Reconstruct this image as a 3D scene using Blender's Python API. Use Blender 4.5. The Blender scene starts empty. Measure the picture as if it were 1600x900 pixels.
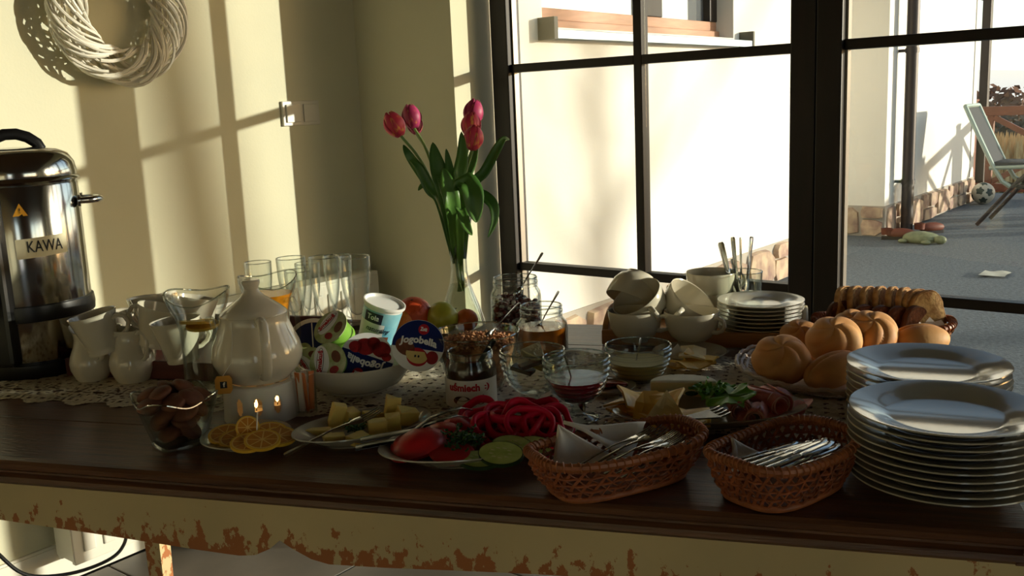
import bpy, bmesh, math, random
from mathutils import Vector, Matrix, noise
V = Vector
rnd = random.Random(7)
scene = bpy.context.scene
COL = scene.collection
PI = math.pi

# ------------------------------------------------------------------ camera, sky, sun, exposure
CAM = V((0.0, 0.0, 1.24))
FOC = 1513.2
_h, _p, _r = math.radians(128.487), math.radians(10.679), math.radians(-2.478)
FWD = V((math.cos(_h)*math.cos(_p), math.sin(_h)*math.cos(_p), -math.sin(_p)))
_R0 = V((math.sin(_h), -math.cos(_h), 0)); _U0 = _R0.cross(FWD)
RGT = _R0*math.cos(_r) + _U0*math.sin(_r)
UPV = _U0*math.cos(_r) - _R0*math.sin(_r)
cam_data = bpy.data.cameras.new('camera'); cam = bpy.data.objects.new('camera', cam_data)
COL.objects.link(cam)
m = Matrix((RGT, UPV, -FWD)).transposed().to_4x4(); m.translation = CAM
cam.matrix_world = m
cam_data.sensor_width = 36.0; cam_data.lens = 36.0*FOC/1600.0
cam_data.clip_start = 0.02; cam_data.clip_end = 5000
scene.camera = cam

SUN_DIR = V((-1.0, -0.72, -0.146)).normalized()      # the way the light travels
world = bpy.data.worlds.new('sky'); scene.world = world; world.use_nodes = True
wn = world.node_tree.nodes; wl = world.node_tree.links
bg = wn['Background']
sky = wn.new('ShaderNodeTexSky'); sky.sky_type = 'NISHITA'
sky.sun_disc = False; sky.sun_elevation = math.radians(6.8)
sky.sun_rotation = math.atan2(1.0, 0.72)
sky.air_density = 1.0; sky.dust_density = 1.0; sky.ozone_density = 1.5
bg.inputs[1].default_value = 0.28
# a pale haze that lies all round the horizon and thins out upwards
tcw = wn.new('ShaderNodeTexCoord'); spw = wn.new('ShaderNodeSeparateXYZ'); wl.new(tcw.outputs['Generated'], spw.inputs[0])
hz1 = wn.new('ShaderNodeMath'); hz1.operation = 'ABSOLUTE'; wl.new(spw.outputs['Z'], hz1.inputs[0])
hz2 = wn.new('ShaderNodeMath'); hz2.operation = 'MULTIPLY'; wl.new(hz1.outputs[0], hz2.inputs[0]); hz2.inputs[1].default_value = -4.2
hz3 = wn.new('ShaderNodeMath'); hz3.operation = 'EXPONENT'; wl.new(hz2.outputs[0], hz3.inputs[0])
hzc = wn.new('ShaderNodeMix'); hzc.data_type = 'RGBA'; hzc.inputs[6].default_value = (0, 0, 0, 1); hzc.inputs[7].default_value = (3.3, 3.55, 3.9, 1)
wl.new(hz3.outputs[0], hzc.inputs[0])
hza = wn.new('ShaderNodeMix'); hza.data_type = 'RGBA'; hza.blend_type = 'ADD'; hza.inputs[0].default_value = 1.0
wl.new(sky.outputs[0], hza.inputs[6]); wl.new(hzc.outputs[2], hza.inputs[7]); wl.new(hza.outputs[2], bg.inputs[0])

sd = bpy.data.lights.new('sun', 'SUN'); so = bpy.data.objects.new('sun', sd); COL.objects.link(so)
sd.energy = 5.4; sd.angle = math.radians(0.6); sd.color = (1.0, 0.93, 0.77)
so.rotation_euler = (-SUN_DIR).to_track_quat('Z', 'Y').to_euler()
so.location = (6, 8, 6)

vs = scene.view_settings
scene.display_settings.display_device = 'sRGB'
vs.view_transform = 'Standard'; vs.look = 'None'; vs.gamma = 1.0; vs.use_curve_mapping = False
vs.exposure = 0.0
scene.cycles.max_bounces = 12; scene.cycles.transparent_max_bounces = 40
scene.cycles.diffuse_bounces = 5; scene.cycles.glossy_bounces = 5; scene.cycles.transmission_bounces = 10
scene.cycles.caustics_reflective = False; scene.cycles.caustics_refractive = False
scene.cycles.sample_clamp_indirect = 4.0
scene.cycles.use_denoising = True

# ------------------------------------------------------------------ helpers
def lin(c):
    return tuple(((x/255)/12.92 if x <= 10.3 else ((x/255+.055)/1.055)**2.4) for x in c)

def mat(name, rgb, rough=.5, metal=0.0, var=0.0, vscale=20, bump=0.0, bscale=60, spec=.5, coat=0.0,
        sss=0.0, rgb2=None, stretch=None, emit=None, estr=1.0, detail=4, lo=.35, hi=.65, obj_random=0.0, trans=0.0, alpha=1.0):
    mt = bpy.data.materials.new(name); mt.use_nodes = True
    nt = mt.node_tree; N = nt.nodes; L = nt.links; b = N['Principled BSDF']
    c = (*lin(rgb), 1)
    b.inputs['Base Color'].default_value = c
    b.inputs['Roughness'].default_value = rough; b.inputs['Metallic'].default_value = metal
    b.inputs['Specular IOR Level'].default_value = spec
    b.inputs['Coat Weight'].default_value = coat; b.inputs['Coat Roughness'].default_value = .06
    b.inputs['Alpha'].default_value = alpha
    if trans: b.inputs['Transmission Weight'].default_value = trans
    if sss:
        b.inputs['Subsurface Weight'].default_value = sss
        b.inputs['Subsurface Radius'].default_value = (.01, .006, .004)
    if emit:
        b.inputs['Emission Color'].default_value = (*lin(emit), 1); b.inputs['Emission Strength'].default_value = estr
    tc = mp = None
    if rgb2 or var or bump:
        tc = N.new('ShaderNodeTexCoord'); mp = N.new('ShaderNodeMapping'); L.new(tc.outputs['Object'], mp.inputs[0])
        if stretch: mp.inputs['Scale'].default_value = stretch
    col = None
    if rgb2 or var:
        nz = N.new('ShaderNodeTexNoise'); nz.inputs['Scale'].default_value = vscale; nz.inputs['Detail'].default_value = detail
        L.new(mp.outputs[0], nz.inputs[0])
        cr = N.new('ShaderNodeValToRGB'); L.new(nz.outputs[0], cr.inputs[0])
        cr.color_ramp.elements[0].position = lo; cr.color_ramp.elements[1].position = hi
        if rgb2: a2 = (*lin(rgb2), 1)
        else: a2 = tuple(x*(1-var) for x in c[:3])+(1,)
        cr.color_ramp.elements[0].color = a2; cr.color_ramp.elements[1].color = c
        col = cr.outputs[0]; L.new(col, b.inputs['Base Color'])
    if obj_random:
        oi = N.new('ShaderNodeObjectInfo'); hs = N.new('ShaderNodeHueSaturation')
        mr = N.new('ShaderNodeMapRange'); L.new(oi.outputs['Random'], mr.inputs[0])
        mr.inputs['To Min'].default_value = 1-obj_random; mr.inputs['To Max'].default_value = 1+obj_random
        L.new(mr.outputs[0], hs.inputs['Value'])
        if col: L.new(col, hs.inputs['Color'])
        else: hs.inputs['Color'].default_value = c
        L.new(hs.outputs[0], b.inputs['Base Color'])
    if bump:
        n2 = N.new('ShaderNodeTexNoise'); n2.inputs['Scale'].default_value = bscale; n2.inputs['Detail'].default_value = 5
        L.new(mp.outputs[0], n2.inputs[0])
        bm = N.new('ShaderNodeBump'); bm.inputs['Strength'].default_value = bump; bm.inputs['Distance'].default_value = .004
        L.new(n2.outputs[0], bm.inputs['Height']); L.new(bm.outputs[0], b.inputs['Normal'])
    return mt

def glass(name, tint=(250, 252, 250), edge=(150, 160, 155), refl=.9, rough=.02, power=2.5, base=.04):
    """thin clear glass: light goes through, the rims turn darker and mirror more"""
    mt = bpy.data.materials.new(name); mt.use_nodes = True
    nt = mt.node_tree; N = nt.nodes; L = nt.links; N.clear()
    out = N.new('ShaderNodeOutputMaterial'); mix = N.new('ShaderNodeMixShader')
    tr = N.new('ShaderNodeBsdfTransparent'); gl = N.new('ShaderNodeBsdfGlossy'); gl.inputs['Roughness'].default_value = rough
    lw = N.new('ShaderNodeLayerWeight'); lw.inputs[0].default_value = .5
    pw = N.new('ShaderNodeMath'); pw.operation = 'POWER'; L.new(lw.outputs['Facing'], pw.inputs[0]); pw.inputs[1].default_value = power
    cm = N.new('ShaderNodeMix'); cm.data_type = 'RGBA'
    L.new(pw.outputs[0], cm.inputs[0]); cm.inputs[6].default_value = (*lin(tint), 1); cm.inputs[7].default_value = (*lin(edge), 1)
    L.new(cm.outputs[2], tr.inputs[0])
    ma = N.new('ShaderNodeMath'); ma.operation = 'MULTIPLY_ADD'; L.new(pw.outputs[0], ma.inputs[0])
    ma.inputs[1].default_value = refl-base; ma.inputs[2].default_value = base
    L.new(ma.outputs[0], mix.inputs[0]); L.new(tr.outputs[0], mix.inputs[1]); L.new(gl.outputs[0], mix.inputs[2])
    L.new(mix.outputs[0], out.inputs[0])
    return mt

class G:
    def __init__(s): s.v = []; s.f = []
    def add(s, v, f, M=None):
        o = len(s.v)
        s.v += [tuple(M @ V(p)) if M else tuple(p) for p in v]
        s.f += [tuple(i+o for i in q) for q in f]
        return s
    def box(s, a, b, M=None):
        (x0, y0, z0), (x1, y1, z1) = a, b
        v = [(x0,y0,z0),(x1,y0,z0),(x1,y1,z0),(x0,y1,z0),(x0,y0,z1),(x1,y0,z1),(x1,y1,z1),(x0,y1,z1)]
        f = [(0,3,2,1),(4,5,6,7),(0,1,5,4),(1,2,6,5),(2,3,7,6),(3,0,4,7)]
        return s.add(v, f, M)
    def cbox(s, c, d, M=None):
        return s.box([c[i]-d[i]/2 for i in range(3)], [c[i]+d[i]/2 for i in range(3)], M)
    def lathe(s, prof, seg=40, M=None, a0=0, a1=2*PI, fn=None):
        full = abs(a1-a0-2*PI) < 1e-6
        n = seg if full else seg+1
        v = []; f = []; rows = []
        for r, z in prof:
            if r < 1e-7: rows.append([len(v)]); v.append((0, 0, z))
            else:
                rw = []
                for k in range(n):
                    t = a0+(a1-a0)*k/seg
                    rr, zz = (r, z) if fn is None else fn(r, z, t)
                    rw.append(len(v)); v.append((rr*math.cos(t), rr*math.sin(t), zz))
                rows.append(rw)
        for A, B in zip(rows, rows[1:]):
            for k in range(seg):
                k2 = (k+1) % n
                if len(A) == 1 and len(B) == 1: continue
                if len(A) == 1: f.append((A[0], B[k2], B[k]))
                elif len(B) == 1: f.append((A[k], A[k2], B[0]))
                else: f.append((A[k], A[k2], B[k2], B[k]))
        return s.add(v, f, M)
    def tube(s, path, r, seg=8, M=None, closed=False, flat=1.0, up=None):
        P = [V(p) for p in path]; n = len(P)
        rr = r if isinstance(r, (list, tuple)) else [r]*n
        v = []; f = []; prev = None
        for i in range(n):
            a = P[i-1] if (i > 0 or closed) else P[i]
            b = P[(i+1) % n] if (i < n-1 or closed) else P[i]
            t = (b-a)
            t = t.normalized() if t.length > 1e-9 else V((0, 0, 1))
            if up is not None: u = V(up)
            elif prev is None: u = V((0, 0, 1)) if abs(t.z) < .9 else V((1, 0, 0))
            else: u = prev
            x = (u - t*u.dot(t))
            x = x.normalized() if x.length > 1e-6 else t.orthogonal().normalized()
            prev = x; y = t.cross(x)
            for k in range(seg):
                an = 2*PI*k/seg
                v.append(P[i] + x*(rr[i]*flat*math.cos(an)) + y*(rr[i]*math.sin(an)))
        for i in range(n if closed else n-1):
            j = (i+1) % n
            for k in range(seg):
                k2 = (k+1) % seg
                f.append((i*seg+k, i*seg+k2, j*seg+k2, j*seg+k))
        if not closed:
            f.append(tuple(range(seg-1, -1, -1))); f.append(tuple((n-1)*seg+k for k in range(seg)))
        return s.add(v, f, M)
    def prism(s, poly, z0, z1, M=None, taper=1.0):
        n = len(poly); cx = sum(p[0] for p in poly)/n; cy = sum(p[1] for p in poly)/n
        v = [(p[0], p[1], z0) for p in poly] + [(cx+(p[0]-cx)*taper, cy+(p[1]-cy)*taper, z1) for p in poly]
        f = [tuple(range(n-1, -1, -1)), tuple(range(n, 2*n))] + [(i, (i+1) % n, n+(i+1) % n, n+i) for i in range(n)]
        return s.add(v, f, M)
    def sph(s, c=(0, 0, 0), r=1, seg=16, rings=10, M=None, fn=None):
        r3 = (r, r, r) if not isinstance(r, (tuple, list)) else r
        v = [];  f = []
        for i in range(rings+1):
            th = PI*i/rings
            for k in range(seg):
                ph = 2*PI*k/seg
                d = V((math.sin(th)*math.cos(ph), math.sin(th)*math.sin(ph), math.cos(th)))
                q = 1 if fn is None else fn(th, ph, d)
                v.append((c[0]+d.x*r3[0]*q, c[1]+d.y*r3[1]*q, c[2]+d.z*r3[2]*q))
        for i in range(rings):
            for k in range(seg):
                k2 = (k+1) % seg
                f.append((i*seg+k, (i+1)*seg+k, (i+1)*seg+k2, i*seg+k2))
        return s.add(v, f, M)
    def sheet(s, fn, nu, nv, M=None, skip=None, thick=0.0):
        v = [fn(i/nu, j/nv) for i in range(nu+1) for j in range(nv+1)]
        f = []
        for i in range(nu):
            for j in range(nv):
                if skip and skip((i+.5)/nu, (j+.5)/nv): continue
                a = i*(nv+1)+j; f.append((a, a+nv+1, a+nv+2, a+1))
        return s.add(v, f, M)

def mesh_of(g, name, smooth=True, bevel=0.0):
    me = bpy.data.meshes.new(name)
    me.from_pydata([tuple(p) for p in g.v], [], g.f)
    bm = bmesh.new(); bm.from_mesh(me)
    bmesh.ops.remove_doubles(bm, verts=bm.verts, dist=1e-6)
    bmesh.ops.recalc_face_normals(bm, faces=bm.faces)
    if bevel:
        ed = [e for e in bm.edges if len(e.link_faces) == 2 and e.calc_face_angle(0) > .5]
        bmesh.ops.bevel(bm, geom=ed, offset=bevel, segments=2, affect='EDGES', profile=.6, clamp_overlap=True)
    if smooth:
        for fc in bm.faces: fc.smooth = True
        for e in bm.edges:
            if len(e.link_faces) == 2 and e.calc_face_angle(0) > .7: e.smooth = False
    bm.to_mesh(me); bm.free()
    return me

def obj(name, g, mt, parent=None, loc=None, rot=None, smooth=True, bevel=0.0, solid=0.0, kind=None, label=None):
    me = g if isinstance(g, bpy.types.Mesh) else mesh_of(g, name, smooth, bevel)
    if mt is not None and not me.materials: me.materials.append(mt)
    o = bpy.data.objects.new(name, me); COL.objects.link(o)
    if parent: o.parent = parent
    if loc is not None: o.location = loc
    if rot is not None: o.rotation_euler = rot.to_euler() if isinstance(rot, Matrix) else ((0, 0, rot) if isinstance(rot, (int, float)) else rot)
    if solid:
        md = o.modifiers.new('thickness', 'SOLIDIFY'); md.thickness = solid; md.offset = 0
    if kind: o['kind'] = kind
    if label: o['label'] = label
    return o

def tag(o, label, cat, group=None, kind=None):
    o['label'] = label; o['category'] = cat
    if group: o['group'] = group
    if kind: o['kind'] = kind
    return o

def thing(name, label, cat, loc=(0, 0, 0), rot=0, group=None):
    o = bpy.data.objects.new(name, None); COL.objects.link(o); o.empty_display_size = .05
    o.location = loc
    if isinstance(rot, Matrix): o.rotation_euler = rot.to_euler()
    elif isinstance(rot, (tuple, list)): o.rotation_euler = rot
    else: o.rotation_euler = (0, 0, rot)
    return tag(o, label, cat, group)

KIDS = {}
def dup(root, loc, rot=0, label=None, group=None):
    def rec(o, par):
        c = o.copy(); COL.objects.link(c)
        if par: c.parent = par
        for k in [x for x in bpy.data.objects if x.parent == o]: rec(k, c)
        return c
    r = rec(root, None); r.location = loc
    if isinstance(rot, Matrix): r.rotation_euler = rot.to_euler()
    elif isinstance(rot, (tuple, list)): r.rotation_euler = rot
    else: r.rotation_euler = (0, 0, rot)
    if label: r['label'] = label
    if group: r['group'] = group
    return r

def struct(name, g, mt, parent=None, **k):
    o = obj(name, g, mt, parent, smooth=k.pop('smooth', False), **k)
    if not parent: o['kind'] = 'structure'
    return o

# the table's own frame: s runs along it, n across it towards the window, z up from its top
TA = math.radians(22.27); TOP = 0.78
DR = V((math.cos(TA), math.sin(TA), 0)); NN = V((-math.sin(TA), math.cos(TA), 0))
def T(s, n, z=0.0): return DR*s + NN*n + V((0, 0, TOP+z))
def at(px, py, z=0.0):
    """point of the table (z metres above its top) that was measured at px, py in the photograph"""
    d = FWD + RGT*((px-800)/FOC) - UPV*((py-450)/FOC)
    return CAM + d*((TOP+z-CAM.z)/d.z)
def ppm(p): return FOC/((V(p)-CAM).dot(FWD))          # photograph pixels per metre at p
def facing(p):
    d = CAM-V(p); return math.atan2(d.x, -d.y)          # turns local -Y towards the viewer
def circle(r, n, ph=0): return [(r*math.cos(2*PI*k/n+ph), r*math.sin(2*PI*k/n+ph)) for k in range(n)]
def arc(c, r, a0, a1, n, plane='xz'):
    out = []
    for k in range(n+1):
        a = a0+(a1-a0)*k/n; x, y = c[0]+r*math.cos(a), c[1]+r*math.sin(a)
        out.append((x, 0, y) if plane == 'xz' else (x, y, 0))
    return out
def spline(P, n=6):
    P = [V(p) for p in P]; out = []
    for i in range(len(P)-1):
        a, b = P[i], P[i+1]; p0 = P[i-1] if i else a; p3 = P[i+2] if i < len(P)-2 else b
        for k in range(n):
            u = k/n; out.append(.5*((2*a)+(b-p0)*u+(2*p0-5*a+4*b-p3)*u*u+(-p0+3*a-3*b+p3)*u**3))
    return out+[P[-1]]
def rotz(a): return Matrix.Rotation(a, 4, 'Z')
def rotx(a): return Matrix.Rotation(a, 4, 'X')
def roty(a): return Matrix.Rotation(a, 4, 'Y')
def move(x, y, z): return Matrix.Translation((x, y, z))
def axes(xa, ya, za):
    return Matrix((V(xa), V(ya), V(za))).transposed().to_4x4()
def lettering(body, size, width=None, bold=0.0, shear=0.0, depth=.0003):
    """flat letters centred on the origin in the xy plane"""
    cu = bpy.data.curves.new('lettering', 'FONT'); cu.body = body; cu.size = size
    cu.align_x = 'CENTER'; cu.align_y = 'CENTER'; cu.extrude = depth; cu.resolution_u = 3; cu.offset = bold; cu.shear = shear
    o = bpy.data.objects.new('lettering', cu); COL.objects.link(o)
    dg = bpy.context.evaluated_depsgraph_get()
    me = bpy.data.meshes.new_from_object(o.evaluated_get(dg))
    bpy.data.objects.remove(o); bpy.data.curves.remove(cu)
    me.materials.clear()
    if width:
        xs = [v.co.x for v in me.vertices]; w = max(xs)-min(xs); c = (max(xs)+min(xs))/2
        for v in me.vertices: v.co.x = (v.co.x-c)*width/w
    return me
def map_mesh(me, fn):
    for v in me.vertices: v.co = fn(v.co)
    return me
def wrap(me, R, z0, a0=-PI/2, slope=0.0):
    """bend letters lying in xy around a cylinder of radius R so that they read on its -Y side"""
    def fn(c):
        a = a0 + c.x/R; r = R + c.z + slope*c.y
        return V((r*math.cos(a), r*math.sin(a), z0+c.y))
    return map_mesh(me, fn)

# ------------------------------------------------------------------ materials
m_wall = mat('cream_wall_paint', (217, 214, 187), .85, var=.06, vscale=2.5, bump=.08, bscale=140)
m_ceil = mat('unseen_ceiling_darkened', (96, 70, 48), .7, var=.3, vscale=6, stretch=(1, 8, 8))  # unseen ceiling, made dark to cut the light it bounces
m_wall2 = mat('unseen_right_wall_darkened', (120, 84, 62), .9, var=.3, vscale=8)  # brown chosen so this unseen wall throws back little light
m_tile = mat('grey_floor_tile', (112, 104, 95), .45, var=.2, vscale=6, bump=.1, bscale=30)
m_grout = mat('grey_grout', (105, 100, 92), .9)
m_frame = mat('dark_brown_window_wood', (27, 14, 11), .45, spec=.35, var=.3, vscale=9, stretch=(6, 6, .6))
m_pane = glass('window_glass', (250, 252, 251), (225, 235, 232), refl=.75, rough=.0, power=4.0, base=.03)
m_spacer = mat('grey_spacer_bar', (150, 142, 132), .35, .6)
m_white = mat('white_trim_paint', (232, 228, 214), .5)
m_render = mat('white_render', (240, 236, 226), .9, var=.05, vscale=1.4, bump=.15, bscale=60)
m_stone = mat('plinth_stone', (205, 180, 150), .85, rgb2=(150, 120, 108), vscale=9, bump=.7, bscale=24, obj_random=.22)
m_mortar = mat('pale_mortar', (176, 168, 156), .95, bump=.3, bscale=60)
m_terrace = mat('grey_terrace_concrete', (108, 117, 124), .85, rgb2=(70, 78, 84), vscale=45, bump=1.0, bscale=90, lo=.3, hi=.7, detail=8)
m_rail = mat('red_brown_stained_wood', (132, 72, 48), .5, var=.25, vscale=12, stretch=(1, 1, 5))
m_spout = mat('dark_brown_metal', (52, 44, 42), .45, .3)
m_fframe = mat('brown_window_wood', (190, 140, 108), .5, var=.2, vscale=8, stretch=(3, 1, 8))
m_metal_sill = mat('blue_grey_metal_sill', (182, 200, 214), .4, .35)
m_black = mat('black_plastic', (16, 15, 15), .3)
m_chrome = mat('polished_steel', (205, 203, 198), .13, 1.0)
m_steel = mat('cutlery_steel', (190, 190, 188), .16, 1.0)
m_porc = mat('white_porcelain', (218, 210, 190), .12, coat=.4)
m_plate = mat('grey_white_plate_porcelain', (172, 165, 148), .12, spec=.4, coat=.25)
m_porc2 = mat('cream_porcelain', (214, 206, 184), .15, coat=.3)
# ------------------------------------------------------------------ the room
LX, WY = -2.555, 2.40          # left wall, window wall
RX, BY, CH = 4.6, -2.8, 2.65
OX0, OX1, OT = -2.11, 1.217, 2.18
OX2, OX3 = 2.36, 3.46            # an unseen opening beyond a pier, added for warm fill light   # window opening in the window wall
FY = 2.588                      # plane of the window frames

g = G().box((LX-.3, BY-.3, -.14), (RX+.3, WY+.35, -.012))
floor = struct('floor', g, m_grout)
tile_me = mesh_of(G().box((-.2975, -.2975, -.012), (.2975, .2975, 0)), 'tile', False, .003)
tile_me.materials.append(m_tile)
for i in range(-5, 9):
    for j in range(-5, 5):
        x, y = i*.6+.17, j*.6-.22
        if LX+.3 < x < RX-.3 and BY+.3 < y < WY+.05:
            obj('tile', tile_me, None, floor, (x, y, 0))
struct('wall_left', G().box((LX-.25, BY-.25, 0), (LX, WY+.35, CH)), m_wall)
g = G().box((LX, WY, 0), (OX0, WY+.35, CH)).box((OX0, WY, OT), (OX1, WY+.35, CH)).box((OX1, WY, 0), (OX2, WY+.35, CH)).box((OX2, WY, OT), (OX3, WY+.35, CH)).box((OX3, WY, 0), (RX, WY+.35, CH))
struct('wall_window', g, m_wall)
struct('ceiling', G().box((LX-.25, BY-.25, CH), (RX+.25, WY+.35, CH+.15)), m_ceil)
# back and right walls, the back one with an opening added to let sky light in
RW0, RW1 = -.6, 2.1             # added unseen window: sun on the back wall gives warm fill
struct('wall_right', G().box((RX, BY-.25, 0), (RX+.25, RW0, CH)).box((RX, RW1, 0), (RX+.25, WY+.35, CH)).box((RX, RW0, 0), (RX+.25, RW1, .65)).box((RX, RW0, 2.15), (RX+.25, RW1, CH)), m_wall2)
w6 = bpy.data.objects.new('added_window_6', None); COL.objects.link(w6); w6['kind'] = 'structure'; w6.location = (RX+.12, (RW0+RW1)/2, .65)
hw = (RW1-RW0)/2
for y in (-hw, -hw/3-.035, hw/3-.035, hw-.07): obj('stile', G().box((-.035, y, 0), (.035, y+.07, 1.5)), m_frame, w6, smooth=False)
for z in (0, 1.43): obj('rail', G().box((-.035, -hw, z), (.035, hw, z+.07)), m_frame, w6, smooth=False)
for y in (-hw+.07, -hw/3+.035, hw/3+.035): obj('pane', G().box((-.003, y, .07), (.003, y+2*hw/3-.1, 1.43)), m_pane, w6, smooth=False)
g = G().box((LX, BY-.25, 0), (2.4, BY, CH)).box((2.4, BY-.25, 2.15), (3.8, BY, CH)).box((3.8, BY-.25, 0), (RX, BY, CH))
struct('wall_back', g, m_wall)
g = G().box((LX, BY, 0), (LX+.014, WY, .105)).box((LX, BY, .105), (LX+.009, WY, .112))
struct('baseboard_left', g, m_white)
struct('baseboard_window', G().box((LX+.015, WY-.014, 0), (OX0, WY, .11)), m_white)

# ------------------------------------------------------------------ the windows: two leaves of two columns and more to the right
BARS = (.70, 1.358, 2.01)       # heights of the glazing bars
def leaf(name, x0, x1, label):
    """one window leaf, glass from x0 to x1"""
    w = bpy.data.objects.new(name, None); COL.objects.link(w); w['kind'] = 'structure'
    w.location = ((x0+x1)/2, FY, 0); cx = (x0+x1)/2; h = (x1-x0)/2
    def part(nm, g, mt=m_frame, **k): return obj(nm, g, mt, w, smooth=False, **k)
    zb, zt = .09, 2.10
    for s in (-1, 1):
        a, b = sorted((s*h, s*(h+.069)))
        part('stile', G().box((a, -.035, 0), (b, .035, OT)), bevel=.004)
        a, b = sorted((s*(h-.007), s*h))
        part('spacer_bar', G().box((a, -.012, zb), (b, .012, zt)), m_spacer)
    part('rail', G().box((-h, -.035, 0), (h, .035, zb)), bevel=.003)
    part('rail', G().box((-h, -.035, zt), (h, .035, OT)), bevel=.003)
    xm = 0.0
    part('glazing_bar', G().box((xm-.0145, -.02, zb), (xm+.0145, .02, zt)), bevel=.003)
    zs = [zb]+list(BARS)+[zt]
    for z in BARS:
        for a, b in ((-h, xm-.0145), (xm+.0145, h)):
            part('glazing_bar', G().box((a, -.02, z-.0135), (b, .02, z+.0135)), bevel=.003)
    for a, b in ((-h, xm-.0145), (xm+.0145, h)):
        for c, d in zip(zs, zs[1:]):
            part('pane', G().box((a+.001, -.003, c+.0135), (b-.001, .003, d-.0135)), m_pane)
    return w
leaf('window_1', -2.006, -1.048, '')
leaf('window_2', -.908, .050, '')
leaf('window_3', .190, 1.148, '')
leaf('added_window_5', 2.429, 3.391, '')  # out of view, added so the sun reaches the room behind the camera

# ------------------------------------------------------------------ outside: the wing of the house
XA = -2.60
def wingbox(y0, y1, z0, z1, x=XA, d=.35): return (x-d, y0, z0), (x, y1, z1)
W0, W1, S0, S1 = 3.565, 5.48, 1.575, 3.0      # window in the wing
g = G()
g.box(*wingbox(WY+.36, W0, 0, 3.4)).box(*wingbox(W1, 7.3, 0, 3.4))
g.box(*wingbox(W0, W1, 0, S0)).box(*wingbox(W0, W1, S1, 3.4))
g.box((XA-.95, 7.2, 0), (XA-.35, 7.3, 3.4))               # recess
g.box((XA-1.05, 7.2, 0), (XA-.95, 8.5, 3.4))
g.box((XA-1.0, 8.40, 0), (XA, 11.42, 3.4))
wing = struct('wall_wing', g, m_render)
struct('trim_corner', G().box((XA-.02, 11.24, .27), (XA+.006, 11.262, 3.4)), mat('grey_corner_bead', (150, 150, 145), .6))
wv = bpy.data.objects.new('window_4', None); COL.objects.link(wv); wv['kind'] = 'structure'; wv.location = (XA-.15, (W0+W1)/2, S0)
hh = (W1-W0)/2
def wpart(nm, g, mt, **k): return obj(nm, g, mt, wv, smooth=False, **k)
wpart('bottom_rail', G().box((-.05, -hh, 0), (.06, hh, .045)), m_fframe, bevel=.004)
wpart('bottom_rail', G().box((-.05, -hh, .045), (.04, hh, .10)), m_fframe, bevel=.004)
wpart('top_rail', G().box((-.05, -hh, 1.32), (.04, hh, 1.425)), m_frame)
for y0, y1, mm in ((-hh, -hh+.09, m_fframe), (.12, .30, m_frame), (hh-.09, hh, m_frame)):
    wpart('stile', G().box((-.05, y0, .10), (.045, y1, 1.32)), mm, bevel=.004)
m_darkglass = mat('sky_reflecting_glass', (190, 198, 204), .03, .75, coat=.5)
wpart('pane', G().box((-.01, -hh+.09, .10), (0, .12, 1.32)), m_darkglass)
wpart('pane', G().box((-.01, .30, .10), (0, hh-.09, 1.32)), m_darkglass)
sl = wpart('sill', G().add([(.02, -hh-.01, .012), (.235, -hh-.01, -.02), (.235, hh+.08, -.02), (.02, hh+.08, .012),
                           (.02, -hh-.01, -.012), (.235, -hh-.01, -.056), (.235, hh+.08, -.056), (.02, hh+.08, -.012)],
                          [(0,1,2,3), (7,6,5,4), (0,4,5,1), (1,5,6,2), (2,6,7,3), (3,7,4,0)]), m_metal_sill)
m_cap = mat('grey_sill_end_cap', (96, 92, 78), .6)
obj('end_cap', G().box((.02, -hh-.035, -.06), (.24, -hh-.008, .035)), m_cap, sl, smooth=False)
obj('end_cap', G().box((.02, hh+.08, -.06), (.24, hh+.10, .035)), m_cap, sl, smooth=False)

# roof of the wing with its eaves board
m_roof = mat('dark_brown_roof_tiles', (74, 48, 40), .8, var=.3, vscale=6)
rf = G(); y0r, y1r = WY+.40, 11.9
rf.add([(XA+.60, y0r, 2.98), (XA+.60, y1r, 2.98), (XA-3.4, y1r, 5.0), (XA-3.4, y0r, 5.0), (XA+.60, y0r, 2.84), (XA+.60, y1r, 2.84), (XA-3.4, y1r, 4.86), (XA-3.4, y0r, 4.86)],
       [(0,1,2,3), (7,6,5,4), (0,4,5,1), (1,5,6,2), (2,6,7,3), (3,7,4,0)])
roof = struct('trim_roof', rf, m_roof)
obj('eaves_board', G().box((XA+.58, y0r, 2.80), (XA+.605, y1r, 2.97)), m_spout, roof, smooth=False)
obj('gutter', G().tube([(XA+.66, y0r, 2.88), (XA+.66, y1r, 2.86)], .055, 12), m_spout, roof)

# stones of the plinth, each a piece of the wing's wall
def stone(y0, y1, z0, z1, axis='y', x=XA):
    n = 11; poly = []
    cy, cz = (y0+y1)/2, (z0+z1)/2
    for k in range(n):
        a = 2*PI*k/n + rnd.uniform(-.12, .12)
        c, s_ = math.cos(a), math.sin(a); q = 1/max(abs(c), abs(s_))*rnd.uniform(.93, 1.03)
        q = min(q, 1.30)
        poly.append((cy+c*q*(y1-y0)/2*.97, cz+s_*q*(z1-z0)/2*.97))
    d = rnd.uniform(.022, .045)
    g = G(); nn = len(poly)
    if axis == 'y':
        a = [(x-.01, p[0], p[1]) for p in poly]; b = [(x+d, cy+(p[0]-cy)*.93, cz+(p[1]-cz)*.90) for p in poly]
        c0 = [(x+d+.003, cy, cz)]
    else:
        a = [(p[0], x+.01, p[1]) for p in poly]; b = [(cy+(p[0]-cy)*.93, x-d, cz+(p[1]-cz)*.90) for p in poly]
        c0 = [(cy, x-d-.003, cz)]
    f = [(k, (k+1) % nn, nn+(k+1) % nn, nn+k) for k in range(nn)] + [(nn+k, nn+(k+1) % nn, 2*nn) for k in range(nn)] + [tuple(range(nn-1, -1, -1))]
    g.add(a+b+c0, f)
    return obj('stone', g, m_stone, wing, smooth=False)
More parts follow.
